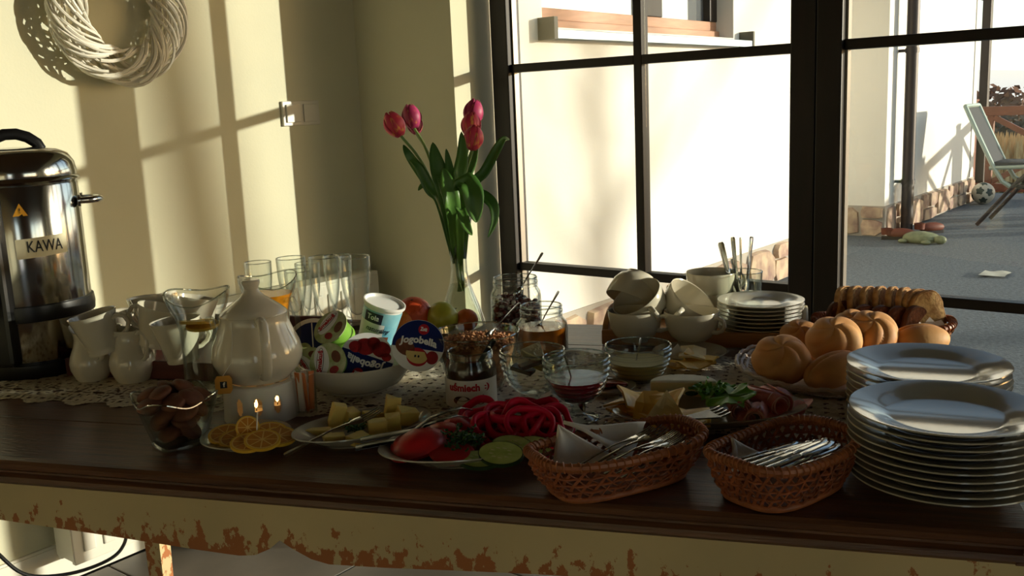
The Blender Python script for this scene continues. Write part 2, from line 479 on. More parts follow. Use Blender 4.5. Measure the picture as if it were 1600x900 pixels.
def run(y0, y1, axis='y', x=XA):
    y = y0
    while y < y1-.05:
        w = min(rnd.uniform(.26, .48), y1-y)
        if y1-(y+w) < .12: w = y1-y
        if rnd.random() < .4: stone(y, y+w, .0, .255, axis, x)
        else:
            zm = rnd.uniform(.10, .16); m_ = y+w*rnd.uniform(.4, .6)
            stone(y, y+w, 0, zm, axis, x)
            if w > .34: stone(y, m_, zm, .26, axis, x); stone(m_, y+w, zm, .26, axis, x)
            else: stone(y, y+w, zm, .26, axis, x)
        y += w
run(3.2, 7.3); run(8.42, 11.42); run(XA-.95, XA+.0, 'x', 8.40)
obj('plinth_backing', G().box((XA-.01, 3.0, 0), (XA+.008, 7.3, .262)).box((XA-.01, 8.395, 0), (XA+.008, 11.42, .262)).box((XA-.95, 8.392, 0), (XA, 8.41, .262)), m_mortar, wing, smooth=False)

# terrace, downpipe, porch post
struct('terrace', G().box((-6, WY+.352, -.30), (9, 12.3, 0)), m_terrace)
dp = thing('downpipe', 'dark brown rain downpipe on the white house wall above the boots', 'downpipe', (XA+.112, 8.66, 0))
obj('pipe', G().lathe([(0, .03), (.05, .03), (.05, 3.35), (0, 3.35)], 20), m_spout, dp)
for z in (.45, 1.55, 2.6):
    obj('bracket', G().lathe([(.05, z-.02), (.056, z-.02), (.056, z+.02), (.05, z+.02)], 20), m_spout, dp)
    obj('bracket', G().box((-.108, -.012, z-.012), (-.045, .012, z+.012)), m_spout, dp)
pp = thing('porch_post', 'tall dark post beside the white house corner at the railing', 'post', (-2.66, 12.02, 0))
obj('shaft', G().box((-.045, -.05, 0), (.045, .05, 3.3)), m_spout, pp, smooth=False, bevel=.006)
obj('bracket', G().box((-.075, -.07, 2.16), (.085, .07, 2.4)), m_spout, pp, smooth=False, bevel=.008)

# railing of red brown wood
rl = thing('wooden_railing', 'red brown wooden terrace railing with crossed braces behind the garden chair', 'railing', (-2.75, 11.88, 0))
def rp(nm, g, **k): return obj(nm, g, m_rail, rl, smooth=False, bevel=.006, **k)
for x in (0, 1.75, 3.5, 5.25):
    rp('post', G().box((x-.055, -.055, 0), (x+.055, .055, 1.06)))
    obj('post_cap', G().box((x-.065, -.065, 1.06), (x+.065, .065, 1.085)), m_rail, rl, smooth=False, bevel=.004)
for x in (0, 1.75, 3.5):
    rp('top_rail', G().box((x+.055, -.04, .90), (x+1.695, .04, 1.0)))
    rp('bottom_rail', G().box((x+.055, -.035, .06), (x+1.695, .035, .15)))
    for xs in (x+.17, x+1.51): rp('upright', G().box((xs, -.03, .15), (xs+.07, .03, .90)))
    for s in (1, -1):
        x0, x1 = x+.24, x+1.51
        z0, z1 = (.17, .88) if s > 0 else (.88, .17)
        L_ = math.hypot(x1-x0, z1-z0); an = math.atan2(z1-z0, x1-x0)
        rp('brace', G().box((0, -.022, -.03), (L_, .022, .03), move(x0, .012*s, z0) @ roty(-an)))

# garden chair: pale green folding frame, dark cushion
gc = thing('garden_chair', 'folding garden chair with pale green frame and dark grey cloth on the terrace', 'chair', (-1.78, 9.6, 0))
m_cf = mat('pale_green_frame_paint', (170, 184, 172), .35, .3)
m_cd = mat('dark_chair_wood', (58, 48, 44), .6); m_cu = mat('dark_grey_seat_cloth', (50, 52, 58), .8)
for y in (-.24, .24):
    obj('back_post', G().tube([(-.44, y, 1.06), (-.32, y, .80), (-.19, y, .53), (-.11, y, .40), (-.04, y, .35)], .02, 8), m_cf, gc)
    obj('leg', G().tube([(-.30, y*1.05, .008), (-.02, y*1.05, .36), (.14, y*1.05, .53)], .018, 8), m_cd, gc)
    obj('leg', G().tube([(.36, y*.9, .008), (.12, y*.9, .33), (-.08, y*.9, .38)], .018, 8), m_cd, gc)
    obj('seat_rail', G().tube([(-.22, y, .515), (.32, y, .54)], .018, 8), m_cf, gc)
obj('back_panel', G().add([(-.437, -.235, 1.04), (-.437, .235, 1.04), (-.20, .235, .56), (-.20, -.235, .56)], [(0, 1, 2, 3)]), m_cu, gc, smooth=False, solid=.01)
obj('top_bar', G().tube([(-.44, -.24, 1.06), (-.44, .24, 1.06)], .018, 8), m_cf, gc)
obj('seat', G().box((-.22, -.23, .525), (.34, .23, .565)), m_cu, gc, bevel=.01)

# ball, toy, boots, scrap
bl = thing('ball', 'white and dark green football lying by the railing post', 'ball', (-2.42, 11.1, .115))
obj('skin', G().sph((0, 0, 0), .115, 24, 16), mat('dirty_white_ball_leather', (196, 190, 172), .5), bl)
m_bp = mat('dark_green_ball_panel', (44, 58, 52), .5)
for d in ((-.1, -1, .35), (.75, -.7, .2), (-.8, -.4, -.3), (.2, -.8, -.6), (.1, -.3, .95)):
    d = V(d).normalized(); u = d.orthogonal().normalized(); w = d.cross(u)
    vv = [(d*1.0 + (u*math.cos(a)+w*math.sin(a))*(.42)).normalized()*.1165 for a in [2*PI*k/5 for k in range(5)]]
    ring = [(d + (u*math.cos(a)+w*math.sin(a))*.2).normalized()*.117 for a in [2*PI*k/5 for k in range(5)]]
    obj('panel', G().add([d*.1172]+ring+vv, [(0, 1+k, 1+(k+1) % 5) for k in range(5)]+[(1+k, 6+k, 6+(k+1) % 5, 1+(k+1) % 5) for k in range(5)]), m_bp, bl)
ty = thing('toy_turtle', 'pale green turtle-shaped toy lying on the grey terrace', 'toy', (-2.24, 8.2, 0), -.15)
m_ty = mat('pale_green_rubber', (130, 138, 102), .6, var=.35, vscale=25)
obj('shell', G().sph((0, 0, .035), (.15, .12, .055), 24, 10, fn=lambda t, p, d: 1+.04*math.sin(5*p)*math.sin(t)), m_ty, ty)
obj('head', G().sph((.17, -.03, .035), (.05, .04, .035), 14, 8), m_ty, ty)
for x, y in ((-.1, -.11), (.09, -.11), (-.1, .11), (.09, .11)):
    obj('foot', G().sph((x, y, .018), (.04, .035, .018), 10, 6), m_ty, ty)
m_boot = mat('black_rubber_boot', (30, 26, 26), .5); m_or = mat('red_brown_boot_leather', (116, 58, 38), .6)
for k, (x, y, a) in enumerate(((-2.46, 8.30, .3), (-2.33, 8.74, .8))):
    bt = thing('boot', ('brown and black boot lying nearest the downpipe foot', 'brown and black boot lying next to the green toy')[k], 'boot', (x, y, 0), a, 'boots by the downpipe')
    obj('sole', G().prism([(-.12, -.04), (.02, -.045), (.12, -.04), (.15, 0), (.12, .04), (.02, .04), (-.12, .035)], .0, .025), m_boot, bt)
    obj('upper', G().sph((.03, 0, .05), (.12, .042, .045), 16, 8), m_or, bt)
    obj('shaft', G().lathe([(.042, .04), (.045, .085), (.048, .092), (.04, .092), (.036, .05)], 16, move(-.08, 0, 0)), m_or, bt)
tag(obj('paper_scrap', G().sheet(lambda u, v: (-1.41+.16*(u-.5), 6.9+.2*(v-.5), .008+.006*math.sin(7*u)*math.sin(5*v)+.006), 6, 6), mat('pale_paper', (190, 190, 176), .9)),
    'pale crumpled paper scrap lying on the terrace', 'paper scrap')

# the land beyond the terrace
m_field = mat('winter_grass', (120, 112, 78), .95, rgb2=(86, 88, 62), vscale=.6)
g = G().sheet(lambda u, v: (-60+120*u, 12.3+88*v, -.35-1.6*min(1, v*1.6)), 24, 20)
struct('ground', g, m_field)
m_reed = mat('dry_reed', (232, 198, 146), .9, rgb2=(204, 164, 112), vscale=3)
g = G()
for k in range(2600):
    x = rnd.uniform(-5.6, .5); y = rnd.uniform(17.2, 19.8); zb = -.55; hgt = rnd.uniform(.72, .98); l = rnd.uniform(-.1, .1)
    w = rnd.uniform(.008, .016)
    g.add([(x-w, y, zb), (x+w, y, zb), (x+l+w*2.4, y, zb+hgt*.8), (x+l, y+.02, zb+hgt), (x+l-w*2.4, y, zb+hgt*.8)], [(0, 1, 2, 3, 4)])
tag(obj('reeds', g, m_reed, smooth=False), 'band of dry tan reeds growing beyond the railing', 'reeds', kind='stuff')
def bush(x, y, z, r, hgt, mt, label, name='bush', group='bushes beyond the reeds'):
    t = thing(name, label, 'bush', (x, y, z), 0, group)
    g = G(); q = random.Random(int(x*77+y*13))
    for k in range(1500):
        d = V((q.gauss(0, 1), q.gauss(0, 1), q.gauss(0, 1))).normalized()*q.uniform(.55, 1.02)
        c = V((d.x*r, d.y*r*.7, hgt*.55+d.z*hgt*.5)); s_ = q.uniform(.025, .07)*r
        u = V((q.gauss(0, 1), q.gauss(0, 1), q.gauss(0, 1))).normalized(); w = u.orthogonal().normalized()
        g.add([c-u*s_, c+w*s_*.6, c+u*s_, c-w*s_*.6], [(0, 1, 2, 3)])
    obj('foliage', g, mt, t, smooth=False, kind='stuff')
    obj('stem', G().tube([(0, 0, 0), (.05*r, 0, hgt*.4), (0, .1*r, hgt*.8)], [.06*r, .05*r, .02*r], 6), m_cd, t)
m_b1 = mat('dark_bare_bush', (86, 74, 66), .95); m_b2 = mat('olive_bush', (84, 88, 62), .95); m_b3 = mat('russet_bush', (120, 84, 66), .95)
k = 0
for x, y, r, hgt, mt, lb in ((-5.6, 31, 2.2, 1.9, m_b1, 'dark bare bush behind the reeds, nearest the house corner'), (-3.4, 34, 2.4, 2.0, m_b2, 'olive green bush behind the reeds, right of the dark one'),
                             (-10.5, 48, 4.0, 3.0, m_b3, 'russet bush far off under the hill line, leftmost'), (-4.2, 62, 4.4, 3.4, m_b1, 'dark brown bush far off under the hill line'),
                             (1.8, 50, 4.0, 3.0, m_b3, 'russet bush far off beyond the chair back'), (-1.2, 30, 1.8, 1.8, m_b1, 'dark bush behind the reeds at the right frame edge')):
    bush(x, y, -1.5 if y < 40 else -1.95, r, hgt, mt, lb)
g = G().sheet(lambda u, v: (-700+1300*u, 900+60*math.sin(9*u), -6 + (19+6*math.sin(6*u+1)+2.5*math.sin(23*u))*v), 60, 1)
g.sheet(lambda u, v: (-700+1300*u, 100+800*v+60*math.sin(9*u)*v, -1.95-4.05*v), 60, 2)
tag(obj('hills', g, mat('hazy_blue_hill', (190, 204, 214), 1.0, alpha=.3)), 'hazy blue hills on the horizon beyond the fields', 'hills', kind='structure')  # haze put into the pale colour and low alpha

# two bare trees in the field on the sunny side, whose trunks and boughs dapple the walls
m_bark = mat('grey_bark', (92, 80, 70), .95, bump=.5, bscale=12)
def bare_tree(x, y, hgt, r, seed, label, low=.32):
    q = random.Random(seed); t = thing('bare_tree', label, 'tree', (x, y, -.9), 0, 'bare trees in the field')
    g = G().tube([(.05*math.sin(k*1.3), .05*math.cos(k*1.7), hgt*k/8) for k in range(9)], [r*(1-.085*k) for k in range(9)], 10)
    obj('trunk', g, m_bark, t)
    g = G()
    for k in range(13):
        z = hgt*q.uniform(low, 1.0); a = q.uniform(0, 2*PI); L_ = q.uniform(1.0, 2.6)*(1.15-z/hgt*.6)
        d = V((math.cos(a), math.sin(a), q.uniform(.25, .9))).normalized(); p0 = V((0, 0, z)); p1 = p0+d*L_*.5+V((0, 0, .1)); p2 = p0+d*L_+V((q.uniform(-.2, .2), q.uniform(-.2, .2), .3))
        g.tube([p0, p1, p2], [.05, .03, .010], 5)
        for j in range(4):
            b0 = p0.lerp(p2, q.uniform(.35, .95)); b1 = b0+V((q.uniform(-.6, .6), q.uniform(-.6, .6), q.uniform(.1, .7)))
            g.tube([b0, b0.lerp(b1, .5)+V((0, 0, .05)), b1], [.022, .015, .006], 4)
    obj('boughs', g, m_bark, t, kind='stuff')
bare_tree(16.9, 15.69, 8.5, .21, 3, 'bare tree in the field right of the view, nearer the terrace', .70)
bare_tree(20.5, 20.6, 9.5, .16, 8, 'bare tree in the field right of the view, farther from the terrace')
# ------------------------------------------------------------------ the table
m_top = mat('dark_oiled_oak', (118, 76, 48), .34, rgb2=(68, 42, 27), vscale=7, stretch=(.9, 14, 14), bump=.25, bscale=26, detail=8, lo=.3, hi=.72, obj_random=.12)
def chipped(name, flat=None):
    mt = mat(name, (210, 188, 140), .55, var=.12, vscale=5, bump=.15, bscale=40)
    nt = mt.node_tree; N = nt.nodes; L = nt.links; b = N['Principled BSDF']
    src = b.inputs['Base Color'].links[0].from_socket
    tc = N.new('ShaderNodeTexCoord'); sp = N.new('ShaderNodeSeparateXYZ'); L.new(tc.outputs['Object'], sp.inputs[0])
    mp = N.new('ShaderNodeMapping'); mp.inputs['Scale'].default_value = (1, 1, .7); L.new(tc.outputs['Object'], mp.inputs[0])
    nz = N.new('ShaderNodeTexNoise'); nz.inputs['Scale'].default_value = 48; nz.inputs['Detail'].default_value = 6; nz.inputs['Roughness'].default_value = .62
    L.new(mp.outputs[0], nz.inputs[0])
    mr = N.new('ShaderNodeMapRange'); L.new(sp.outputs['Z'], mr.inputs[0])
    mr.inputs['From Min'].default_value = -.132; mr.inputs['From Max'].default_value = -.050
    mr.inputs['To Min'].default_value = .17 if flat is None else flat; mr.inputs['To Max'].default_value = -.14 if flat is None else flat
    ad = N.new('ShaderNodeMath'); L.new(nz.outputs[0], ad.inputs[0]); L.new(mr.outputs[0], ad.inputs[1])
    cr = N.new('ShaderNodeValToRGB'); cr.color_ramp.elements[0].position = .575; cr.color_ramp.elements[1].position = .60
    L.new(ad.outputs[0], cr.inputs[0])
    mx = N.new('ShaderNodeMix'); mx.data_type = 'RGBA'; L.new(cr.outputs[0], mx.inputs[0]); L.new(src, mx.inputs[6])
    mx.inputs[7].default_value = (*lin((172, 104, 56)), 1); L.new(mx.outputs[2], b.inputs['Base Color'])
    return mt
m_apron = chipped('chipped_cream_paint'); m_legp = chipped('worn_cream_leg_paint', .05)
S0_, S1_, N0, N1 = -1.56, .262, 1.045, 1.955
tb = thing('buffet_table', 'long old table with dark wooden top and chipped cream painted apron', 'table', T(0, 0, 0), TA)
q = random.Random(3)
nb = [N0+.012, 1.215, 1.41, 1.60, 1.78, N1]
for a, b in zip(nb, nb[1:]):
    obj('plank', G().box((S0_+.01, a+.0008, -.026), (S1_-.01, b-.0008, 0)), m_top, tb, smooth=False, bevel=.0015)
# rounded front nosing with a step below it, and the other three edges
def nosing(p0, p1, inward):
    p0, p1, i = V(p0), V(p1), V(inward)
    prof = [(.013, 0), (.004, -.001), (.0, -.006), (.001, -.013), (.006, -.017), (.006, -.020), (-.001, -.024), (-.002, -.031), (.003, -.036), (.03, -.036)]
    g = G(); v = []; n = len(prof)
    for P in (p0, p1): v += [P + i*a + V((0, 0, b)) for a, b in prof]
    return g.add(v, [(k, k+1, n+k+1, n+k) for k in range(n-1)] + [tuple(range(n)), tuple(range(2*n-1, n-1, -1))] + [(0, n, 2*n-1, n-1)])
obj('edge_moulding', nosing((S0_, N0, 0), (S1_, N0, 0), (0, 1, 0)), m_top, tb, smooth=False)
obj('edge_moulding', nosing((S1_, N0, 0), (S1_, N1, 0), (-1, 0, 0)), m_top, tb, smooth=False)
obj('edge_moulding', nosing((S0_, N0, 0), (S0_, N1, 0), (1, 0, 0)), m_top, tb, smooth=False)
# front apron with its ogee lower edge
NA = N0+.036
low = [(-1.49, .668), (-1.3, .672), (-1.112, .670), (-.946, .662), (-.79, .653), (-.72, .650), (-.695, .653), (-.672, .664), (-.655, .678), (-.638, .668), (-.61, .655),
       (-.585, .650), (-.5, .653), (-.414, .658), (-.3, .664), (-.168, .668), (0, .668), (.19, .668)]
v = []; f = []
for s, z in low:
    v += [(s, NA, z-TOP), (s, NA, -.036), (s, NA+.024, -.036), (s, NA+.024, z-TOP)]
for k in range(len(low)-1):
    a, b = 4*k, 4*k+4
    f += [(a, b, b+1, a+1), (a+1, b+1, b+2, a+2), (a+2, b+2, b+3, a+3), (a+3, b+3, b, a)]
f += [(0, 1, 2, 3), tuple(4*len(low)-4+i for i in (3, 2, 1, 0))]
obj('apron', G().add(v, f), m_apron, tb, smooth=False)
obj('apron', G().box((S0_+.06, N1-.06, -.11), (S1_-.05, N1-.036, -.026)), m_apron, tb, smooth=False)
for s in (S0_+.05, S1_-.072): obj('apron', G().box((s, NA+.03, -.11), (s+.022, N1-.06, -.026)), m_apron, tb, smooth=False)
obj('bead', G().box((-1.5, NA-.006, -.048), (.19, NA, -.036)), m_apron, tb, smooth=False, bevel=.002)
for s, nn in ((S1_-.04, NA+.034), (S0_+.08, NA+.034), (S0_+.08, N1-.07), (S1_-.04, N1-.07)):
    g = G().box((s-.034, nn-.034, -.125), (s+.034, nn+.034, -.03))
    g.add([(s-.026, nn-.026, -.125), (s+.026, nn-.026, -.125), (s+.026, nn+.026, -.125), (s-.026, nn+.026, -.125),
           (s-.018, nn-.018, -TOP), (s+.018, nn-.018, -TOP), (s+.018, nn+.018, -TOP), (s-.018, nn+.018, -TOP)],
          [(0,1,2,3), (7,6,5,4), (0,4,5,1), (1,5,6,2), (2,6,7,3), (3,7,4,0)])
    obj('leg', g, m_legp, tb, smooth=False)

# crocheted runner
m_lace = mat('ecru_cotton_lace', (226, 214, 190), .9, var=.2, vscale=120, bump=.5, bscale=300)
DS0, DS1, DN0, DN1 = -1.50, .10, 1.285, 1.735
NU, NV = 400, 112
def lace_hole(u, v):
    s = DS0+(DS1-DS0)*u; n = DN0+(DN1-DN0)*v
    e = min(n-DN0, DN1-n)
    ph = (s/.085) % 1.0 - .5
    if e < .022*(1-math.cos(2*PI*(ph)))*.5: return True           # scalloped border
    if e < .034:
        return abs(((s/.0142) % 1)-.5) < .2 and .024 < e < .031
    if e < .11:
        cs = (round(s/.085))*.085; dx, dy = s-cs, e-.07
        r = math.hypot(dx, dy); a = math.atan2(dy, dx)
        if r < .0065: return True
        if .012 < r < .027: return math.cos(8*a) > .55
        if .031 < r < .036: return math.cos(16*a) > .3
        dx2 = s-(math.floor(s/.085)+.5)*.085
        return math.hypot(dx2, dy) < .008
    a, b = (s/.022) % 1-.5, (n/.022) % 1-.5
    return math.hypot(a, b) < .17
g = G().sheet(lambda u, v: tuple(T(DS0+(DS1-DS0)*u, DN0+(DN1-DN0)*v, .0012+.0006*math.sin(300*u+40*v))), NU, NV, skip=lace_hole)
tag(obj('lace_runner', g, m_lace, smooth=False), 'ecru crocheted lace runner with scalloped edge along the middle of the table', 'table runner')

# ------------------------------------------------------------------ coffee urn
U = T(-1.392, 1.500); fa = facing(U)
un = thing('coffee_urn', 'tall polished steel coffee urn with black handle at the left end of the table', 'coffee urn', U, fa)
RU = .103
body = [(0, .03), (RU-.004, .03), (RU, .036), (RU, .352), (RU-.002, .356), (0, .356)]
obj('body', G().lathe(body, 64), m_chrome, un)
obj('base', G().lathe([(0, 0), (RU-.002, 0), (RU+.001, .006), (RU, .026), (RU-.006, .031), (0, .031)], 64), m_black, un)
obj('band', G().lathe([(RU-.001, .106), (RU+.004, .108), (RU+.0055, .122), (RU+.004, .136), (RU-.001, .138)], 64), m_black, un)
lid = obj('lid', G().lathe([(RU-.002, .356), (RU+.004, .357), (RU+.006, .361), (RU+.004, .366), (RU+.0005, .368), (RU+.001, .373), (RU-.002, .392), (RU-.012, .408), (RU-.03, .417), (.03, .422), (0, .423)], 64), m_chrome, un)
obj('lid_handle', G().tube([(-.047, 0, .416), (-.043, 0, .428), (-.03, 0, .440), (-.012, 0, .4465), (.008, 0, .4465), (.026, 0, .440), (.041, 0, .428), (.046, 0, .416)], .0075, 10, flat=1.4), m_black, lid)
for a in (-.12, PI+.12):
    M_ = rotz(a)
    h_ = obj('side_handle', G().tube([(RU-.002, -.03, .318), (RU+.022, -.028, .318), (RU+.034, -.012, .318), (RU+.036, 0, .318), (RU+.034, .012, .318), (RU+.022, .028, .318), (RU-.002, .03, .318)], .0065, 10, M_), m_chrome, un)
    for y in (-.03, .03): obj('mount', G().lathe([(0, 0), (.011, 0), (.011, .004), (0, .006)], 16, M_ @ move(RU-.001, y, .318) @ roty(PI/2)), m_chrome, h_)
ta = -PI/2-.62
M_ = rotz(ta)
obj('gauge_column', G().box((RU-.012, -.031, .03), (RU+.018, .031, .338), M_), m_black, un, smooth=False, bevel=.008)
tp_ = obj('tap', G().tube([(RU+.01, 0, .15), (RU+.05, 0, .15), (RU+.062, 0, .142), (RU+.064, 0, .118)], .011, 12, M_).lathe([(0, 0), (.016, 0), (.016, .03), (.012, .036), (0, .036)], 20, M_ @ move(RU+.05, 0, .148)), m_black, un)
obj('lever', G().tube([(RU+.05, 0, .18), (RU+.052, 0, .20), (RU+.066, 0, .225)], [.006, .006, .008], 10, M_), m_black, tp_)
m_tape = mat('cream_label_tape', (232, 224, 190), .6, var=.08, vscale=30)
m_ink = mat('black_ink', (30, 30, 32), .7); m_yel = mat('warning_yellow', (232, 166, 40), .5)
def cyl_patch(R_, a0, a1, z0, z1, n=10, sl=0.0):
    return G().sheet(lambda u, v: (R_*math.cos(a0+(a1-a0)*u), R_*math.sin(a0+(a1-a0)*u), z0+(z1-z0)*v+sl*(u-.5)), n, 1)
la = -PI/2+.27
lb = obj('label', cyl_patch(RU+.0006, la-.44, la+.44, .226, .262, 14, .004), m_tape, un)
obj('lettering', wrap(lettering('KAWA', .030, .062), RU+.0012, .2445, la+.04), m_ink, lb)
tr_ = [(-.0125, -.011), (.0125, -.011), (0, .012)]
wl_ = obj('warning_sign', G().add([((RU+.0006)*math.cos(-PI/2-.03+x/RU), (RU+.0006)*math.sin(-PI/2-.03+x/RU), .313+y) for x, y in tr_], [(0, 1, 2)]), m_yel, un, smooth=False)
obj('lettering', wrap(lettering('!', .013), RU+.001, .3115, -PI/2-.03), m_ink, wl_)

# ------------------------------------------------------------------ tray of mugs
m_redwood = mat('dark_red_wood', (92, 40, 32), .4, var=.3, vscale=10, stretch=(1, 8, 8))
TY0, TY1, TN0, TN1 = -1.283, -.95, 1.447, 1.83
tr = thing('mug_tray', 'dark red wooden tray with raised sides holding the white mugs', 'tray', T((TY0+TY1)/2, (TN0+TN1)/2), TA)
a, b = (TY1-TY0)/2, (TN1-TN0)/2
obj('bottom', G().box((-a, -b, .002), (a, b, .009)), m_redwood, tr, smooth=False)
for y in (-b, b): obj('side', G().cbox((0, y, .0185), (2*a+.01, .009, .033)), m_redwood, tr, smooth=False, bevel=.002)
for x in (-a, a): obj('side', G().cbox((x, 0, .0185), (.009, 2*b-.009, .033)), m_redwood, tr, smooth=False, bevel=.002)

mug_out = [(0, .003), (.021, .003), (.022, 0), (.026, 0), (.027, .004), (.0258, .007), (.0275, .013), (.0315, .030), (.0360, .050), (.0395, .064), (.0415, .0715)]
mug_in = [(.0415, .073), (.0393, .072), (.0373, .064), (.034, .050), (.0295, .030), (.0248, .013), (.02, .009), (0, .008)]
mug_me = mesh_of(G().lathe(mug_out+mug_in, 40), 'body'); mug_me.materials.append(m_porc)
mug_h = mesh_of(G().tube([(.037, 0, .058), (.046, 0, .062), (.058, 0, .057), (.062, 0, .045), (.056, 0, .033), (.044, 0, .025), (.0295, 0, .024)], [.005, .0046, .0042, .004, .004, .0042, .005], 10, flat=1.35, up=(0, 1, 0)), 'handle'); mug_h.materials.append(m_porc)
def mug(p, rot, label):
    t = thing('mug', label, 'mug', p, rot, 'white mugs on the dark red tray')
    obj('body', mug_me, None, t); obj('handle', mug_h, None, t)
    return t
def lean(az, tilt, spin=0.0):
    """tip the top towards azimuth az (0 = to the right in the picture, pi/2 = away)"""
    w = az + math.radians(38.5)
    return Matrix.Rotation(tilt, 3, V((-math.sin(w), math.cos(w), 0))) @ Matrix.Rotation(spin, 3, 'Z')
HZ = .0092
def on(px, py, zr): return at(px, py, zr)
def mugat(px, py, rot, label): return mug(at(px, py, HZ), rot, label)
vx = math.radians(38.5)                                    # direction of picture-right on the table
mugat(161, 570, vx+.3, 'white mug standing low behind the left creamer, under the tipped mug')
mugat(200, 541, vx+2.2, 'white wide open mug in the middle of the tray, right of the tipped mug')
mugat(219, 578, vx-1.0, 'white mug peeping out behind the right creamer jug')
mugat(282, 567, vx+.7, 'white mug standing at the front right of the tray, under another mug')
mugat(263, 537, vx+1.6, 'white mug under the sunlit tilted one in the tray')
mugat(235, 516, vx+1.9, 'white mug low in the back of the tray, beneath the rearmost tilted one')
mugat(312, 530, vx+2.4, 'white mug low at the right back of the tray behind the lemon water')
def tipped(px, py, z, az, tilt, spin, label):
    c = at(px, py, z); rt = lean(az, tilt, spin)
    return mug(c - rt @ V((0, 0, .072)), rt, label)
tipped(143, 491, .128, PI+.3, .20, vx-.1, 'white mug tipped to the left with its handle to the right, nearest the urn')
tipped(240, 462, .138, PI*.8, .22, vx+2.6, 'white mug leaning at the very back of the tray against the wall side')
tipped(253, 480, .133, .2, .30, vx+2.9, 'white mug with sunlit rim tilted on top, middle right of the tray')
tipped(273, 500, .128, PI+.2, .10, vx+1.2, 'white mug nested on another mug beside the lemon water jug')
tipped(305, 464, .140, .6, .25, vx+2.8, 'white mug stacked at the right back, behind the lemon water jug')

# ------------------------------------------------------------------ creamers
def creamer(px, py, sc, spin, label):
    p = at(px, py); t = thing('creamer', label, 'jug', p, facing(p)+spin, 'white porcelain creamers')
    def fn(r, z, a):
        d = math.cos(a-PI*.80); w = max(0, d)**8 * max(0, (z/sc-.06)/.03)
        return r*(1+.42*w), z+.010*sc*w
    pr = [(0, .003), (.022, .003), (.024, 0), (.027, .001), (.030, .006), (.0365, .022), (.0375, .034), (.034, .048), (.0275, .062), (.0235, .074), (.0235, .083), (.026, .090)]
    pi_ = [(.0245, .0905), (.0215, .083), (.0215, .074), (.0255, .062), (.032, .048), (.0355, .034), (.0345, .022), (.026, .008), (0, .007)]
    obj('body', G().lathe([(r*sc, z*sc) for r, z in pr+pi_], 44, fn=fn), m_porc, t)
    obj('handle', G().tube([V(c)*sc for c in ((0, 0, .084), (.012, 0, .09), (.022, 0, .086), (.027, 0, .074), (.026, 0, .06), (.018, 0, .046), (.006, 0, .038), (0, 0, .036))], .0036*sc, 10, rotz(-PI*.36) @ move(.0245*sc, 0, 0), flat=1.5, up=(0, 1, 0)), m_porc, t)
    return t
creamer(146, 592, 1.0, 0, 'white porcelain creamer jug on the lace, left one of the pair')
creamer(210, 594, 1.06, .12, 'white porcelain creamer jug on the lace, right one of the pair')

# ------------------------------------------------------------------ glass jugs
m_glass = glass('clear_glass', (254, 255, 254), (198, 205, 201), refl=.95, rough=.008, power=2.8, base=.04)
m_glass2 = glass('thick_clear_glass', (251, 254, 252), (172, 180, 176), refl=.75, rough=.008, power=3.0, base=.04)
m_water = glass('water', (240, 244, 240), (200, 206, 200), refl=.5, power=3, base=.03)
m_juice = mat('orange_juice', (236, 150, 22), .25, sss=.2, trans=.15)
m_lemon = mat('lemon_flesh', (222, 174, 40), .35, sss=.1); m_rind = mat('lemon_rind', (226, 178, 54), .4)
m_pith = mat('lemon_pith', (232, 196, 112), .5)
m_rimg = glass('rim_highlight_glass', (240, 244, 240), (200, 206, 202), refl=.9, rough=.02, power=1.6, base=.30)
def rim_highlight(par, r, z, th=.0011, fn=None):  # extra-mirroring tubes added as highlight lines on glass rims and feet
    n = 64; P_ = []
    for k in range(n):
        a = 2*PI*k/n; rr, zz = (r, z) if fn is None else fn(r, z, a); P_.append((rr*math.cos(a), rr*math.sin(a), zz))
    return obj('rim', G().tube(P_, th, 6, closed=True), m_rimg, par)
def jug(p, spin, name, label, sc=1.0):
    t = thing(name, label, 'jug', p, facing(p)+spin, 'glass jugs')
    def fn(r, z, a):
        w = max(0, (z/sc-.150)/.03)
        return r*(1+.05*w*math.cos(2*a)), z+sc*w*(.010*math.cos(2*a+.5)+.012*max(0, math.sin(a+.3)))
    pr = [(0, .0), (.032, 0), (.034, .003), (.0335, .02), (.0325, .06), (.032, .10), (.033, .125), (.038, .145), (.046, .160), (.0495, .172), (.0495, .178)]
    pi_ = [(.0480, .178), (.0478, .172), (.0444, .161), (.0362, .146), (.031, .125), (.0303, .10), (.0308, .06), (.0318, .02), (.030, .012), (0, .012)]
    obj('body', G().lathe([(r*sc, z*sc) for r, z in pr+pi_], 48, fn=fn), m_glass, t)
    rim_highlight(t, .0488*sc, .178*sc, .0013, fn); rim_highlight(t, .0335*sc, .002, .0014)
    obj('handle', G().tube([V(c)*sc for c in ((.036, 0, .145), (.052, 0, .148), (.06, 0, .135), (.058, 0, .09), (.05, 0, .055), (.036, 0, .042), (.0325, 0, .042))], .0048*sc, 10, rotz(-PI/2+.35), up=(0, 1, 0)), m_glass2, t)
    return t
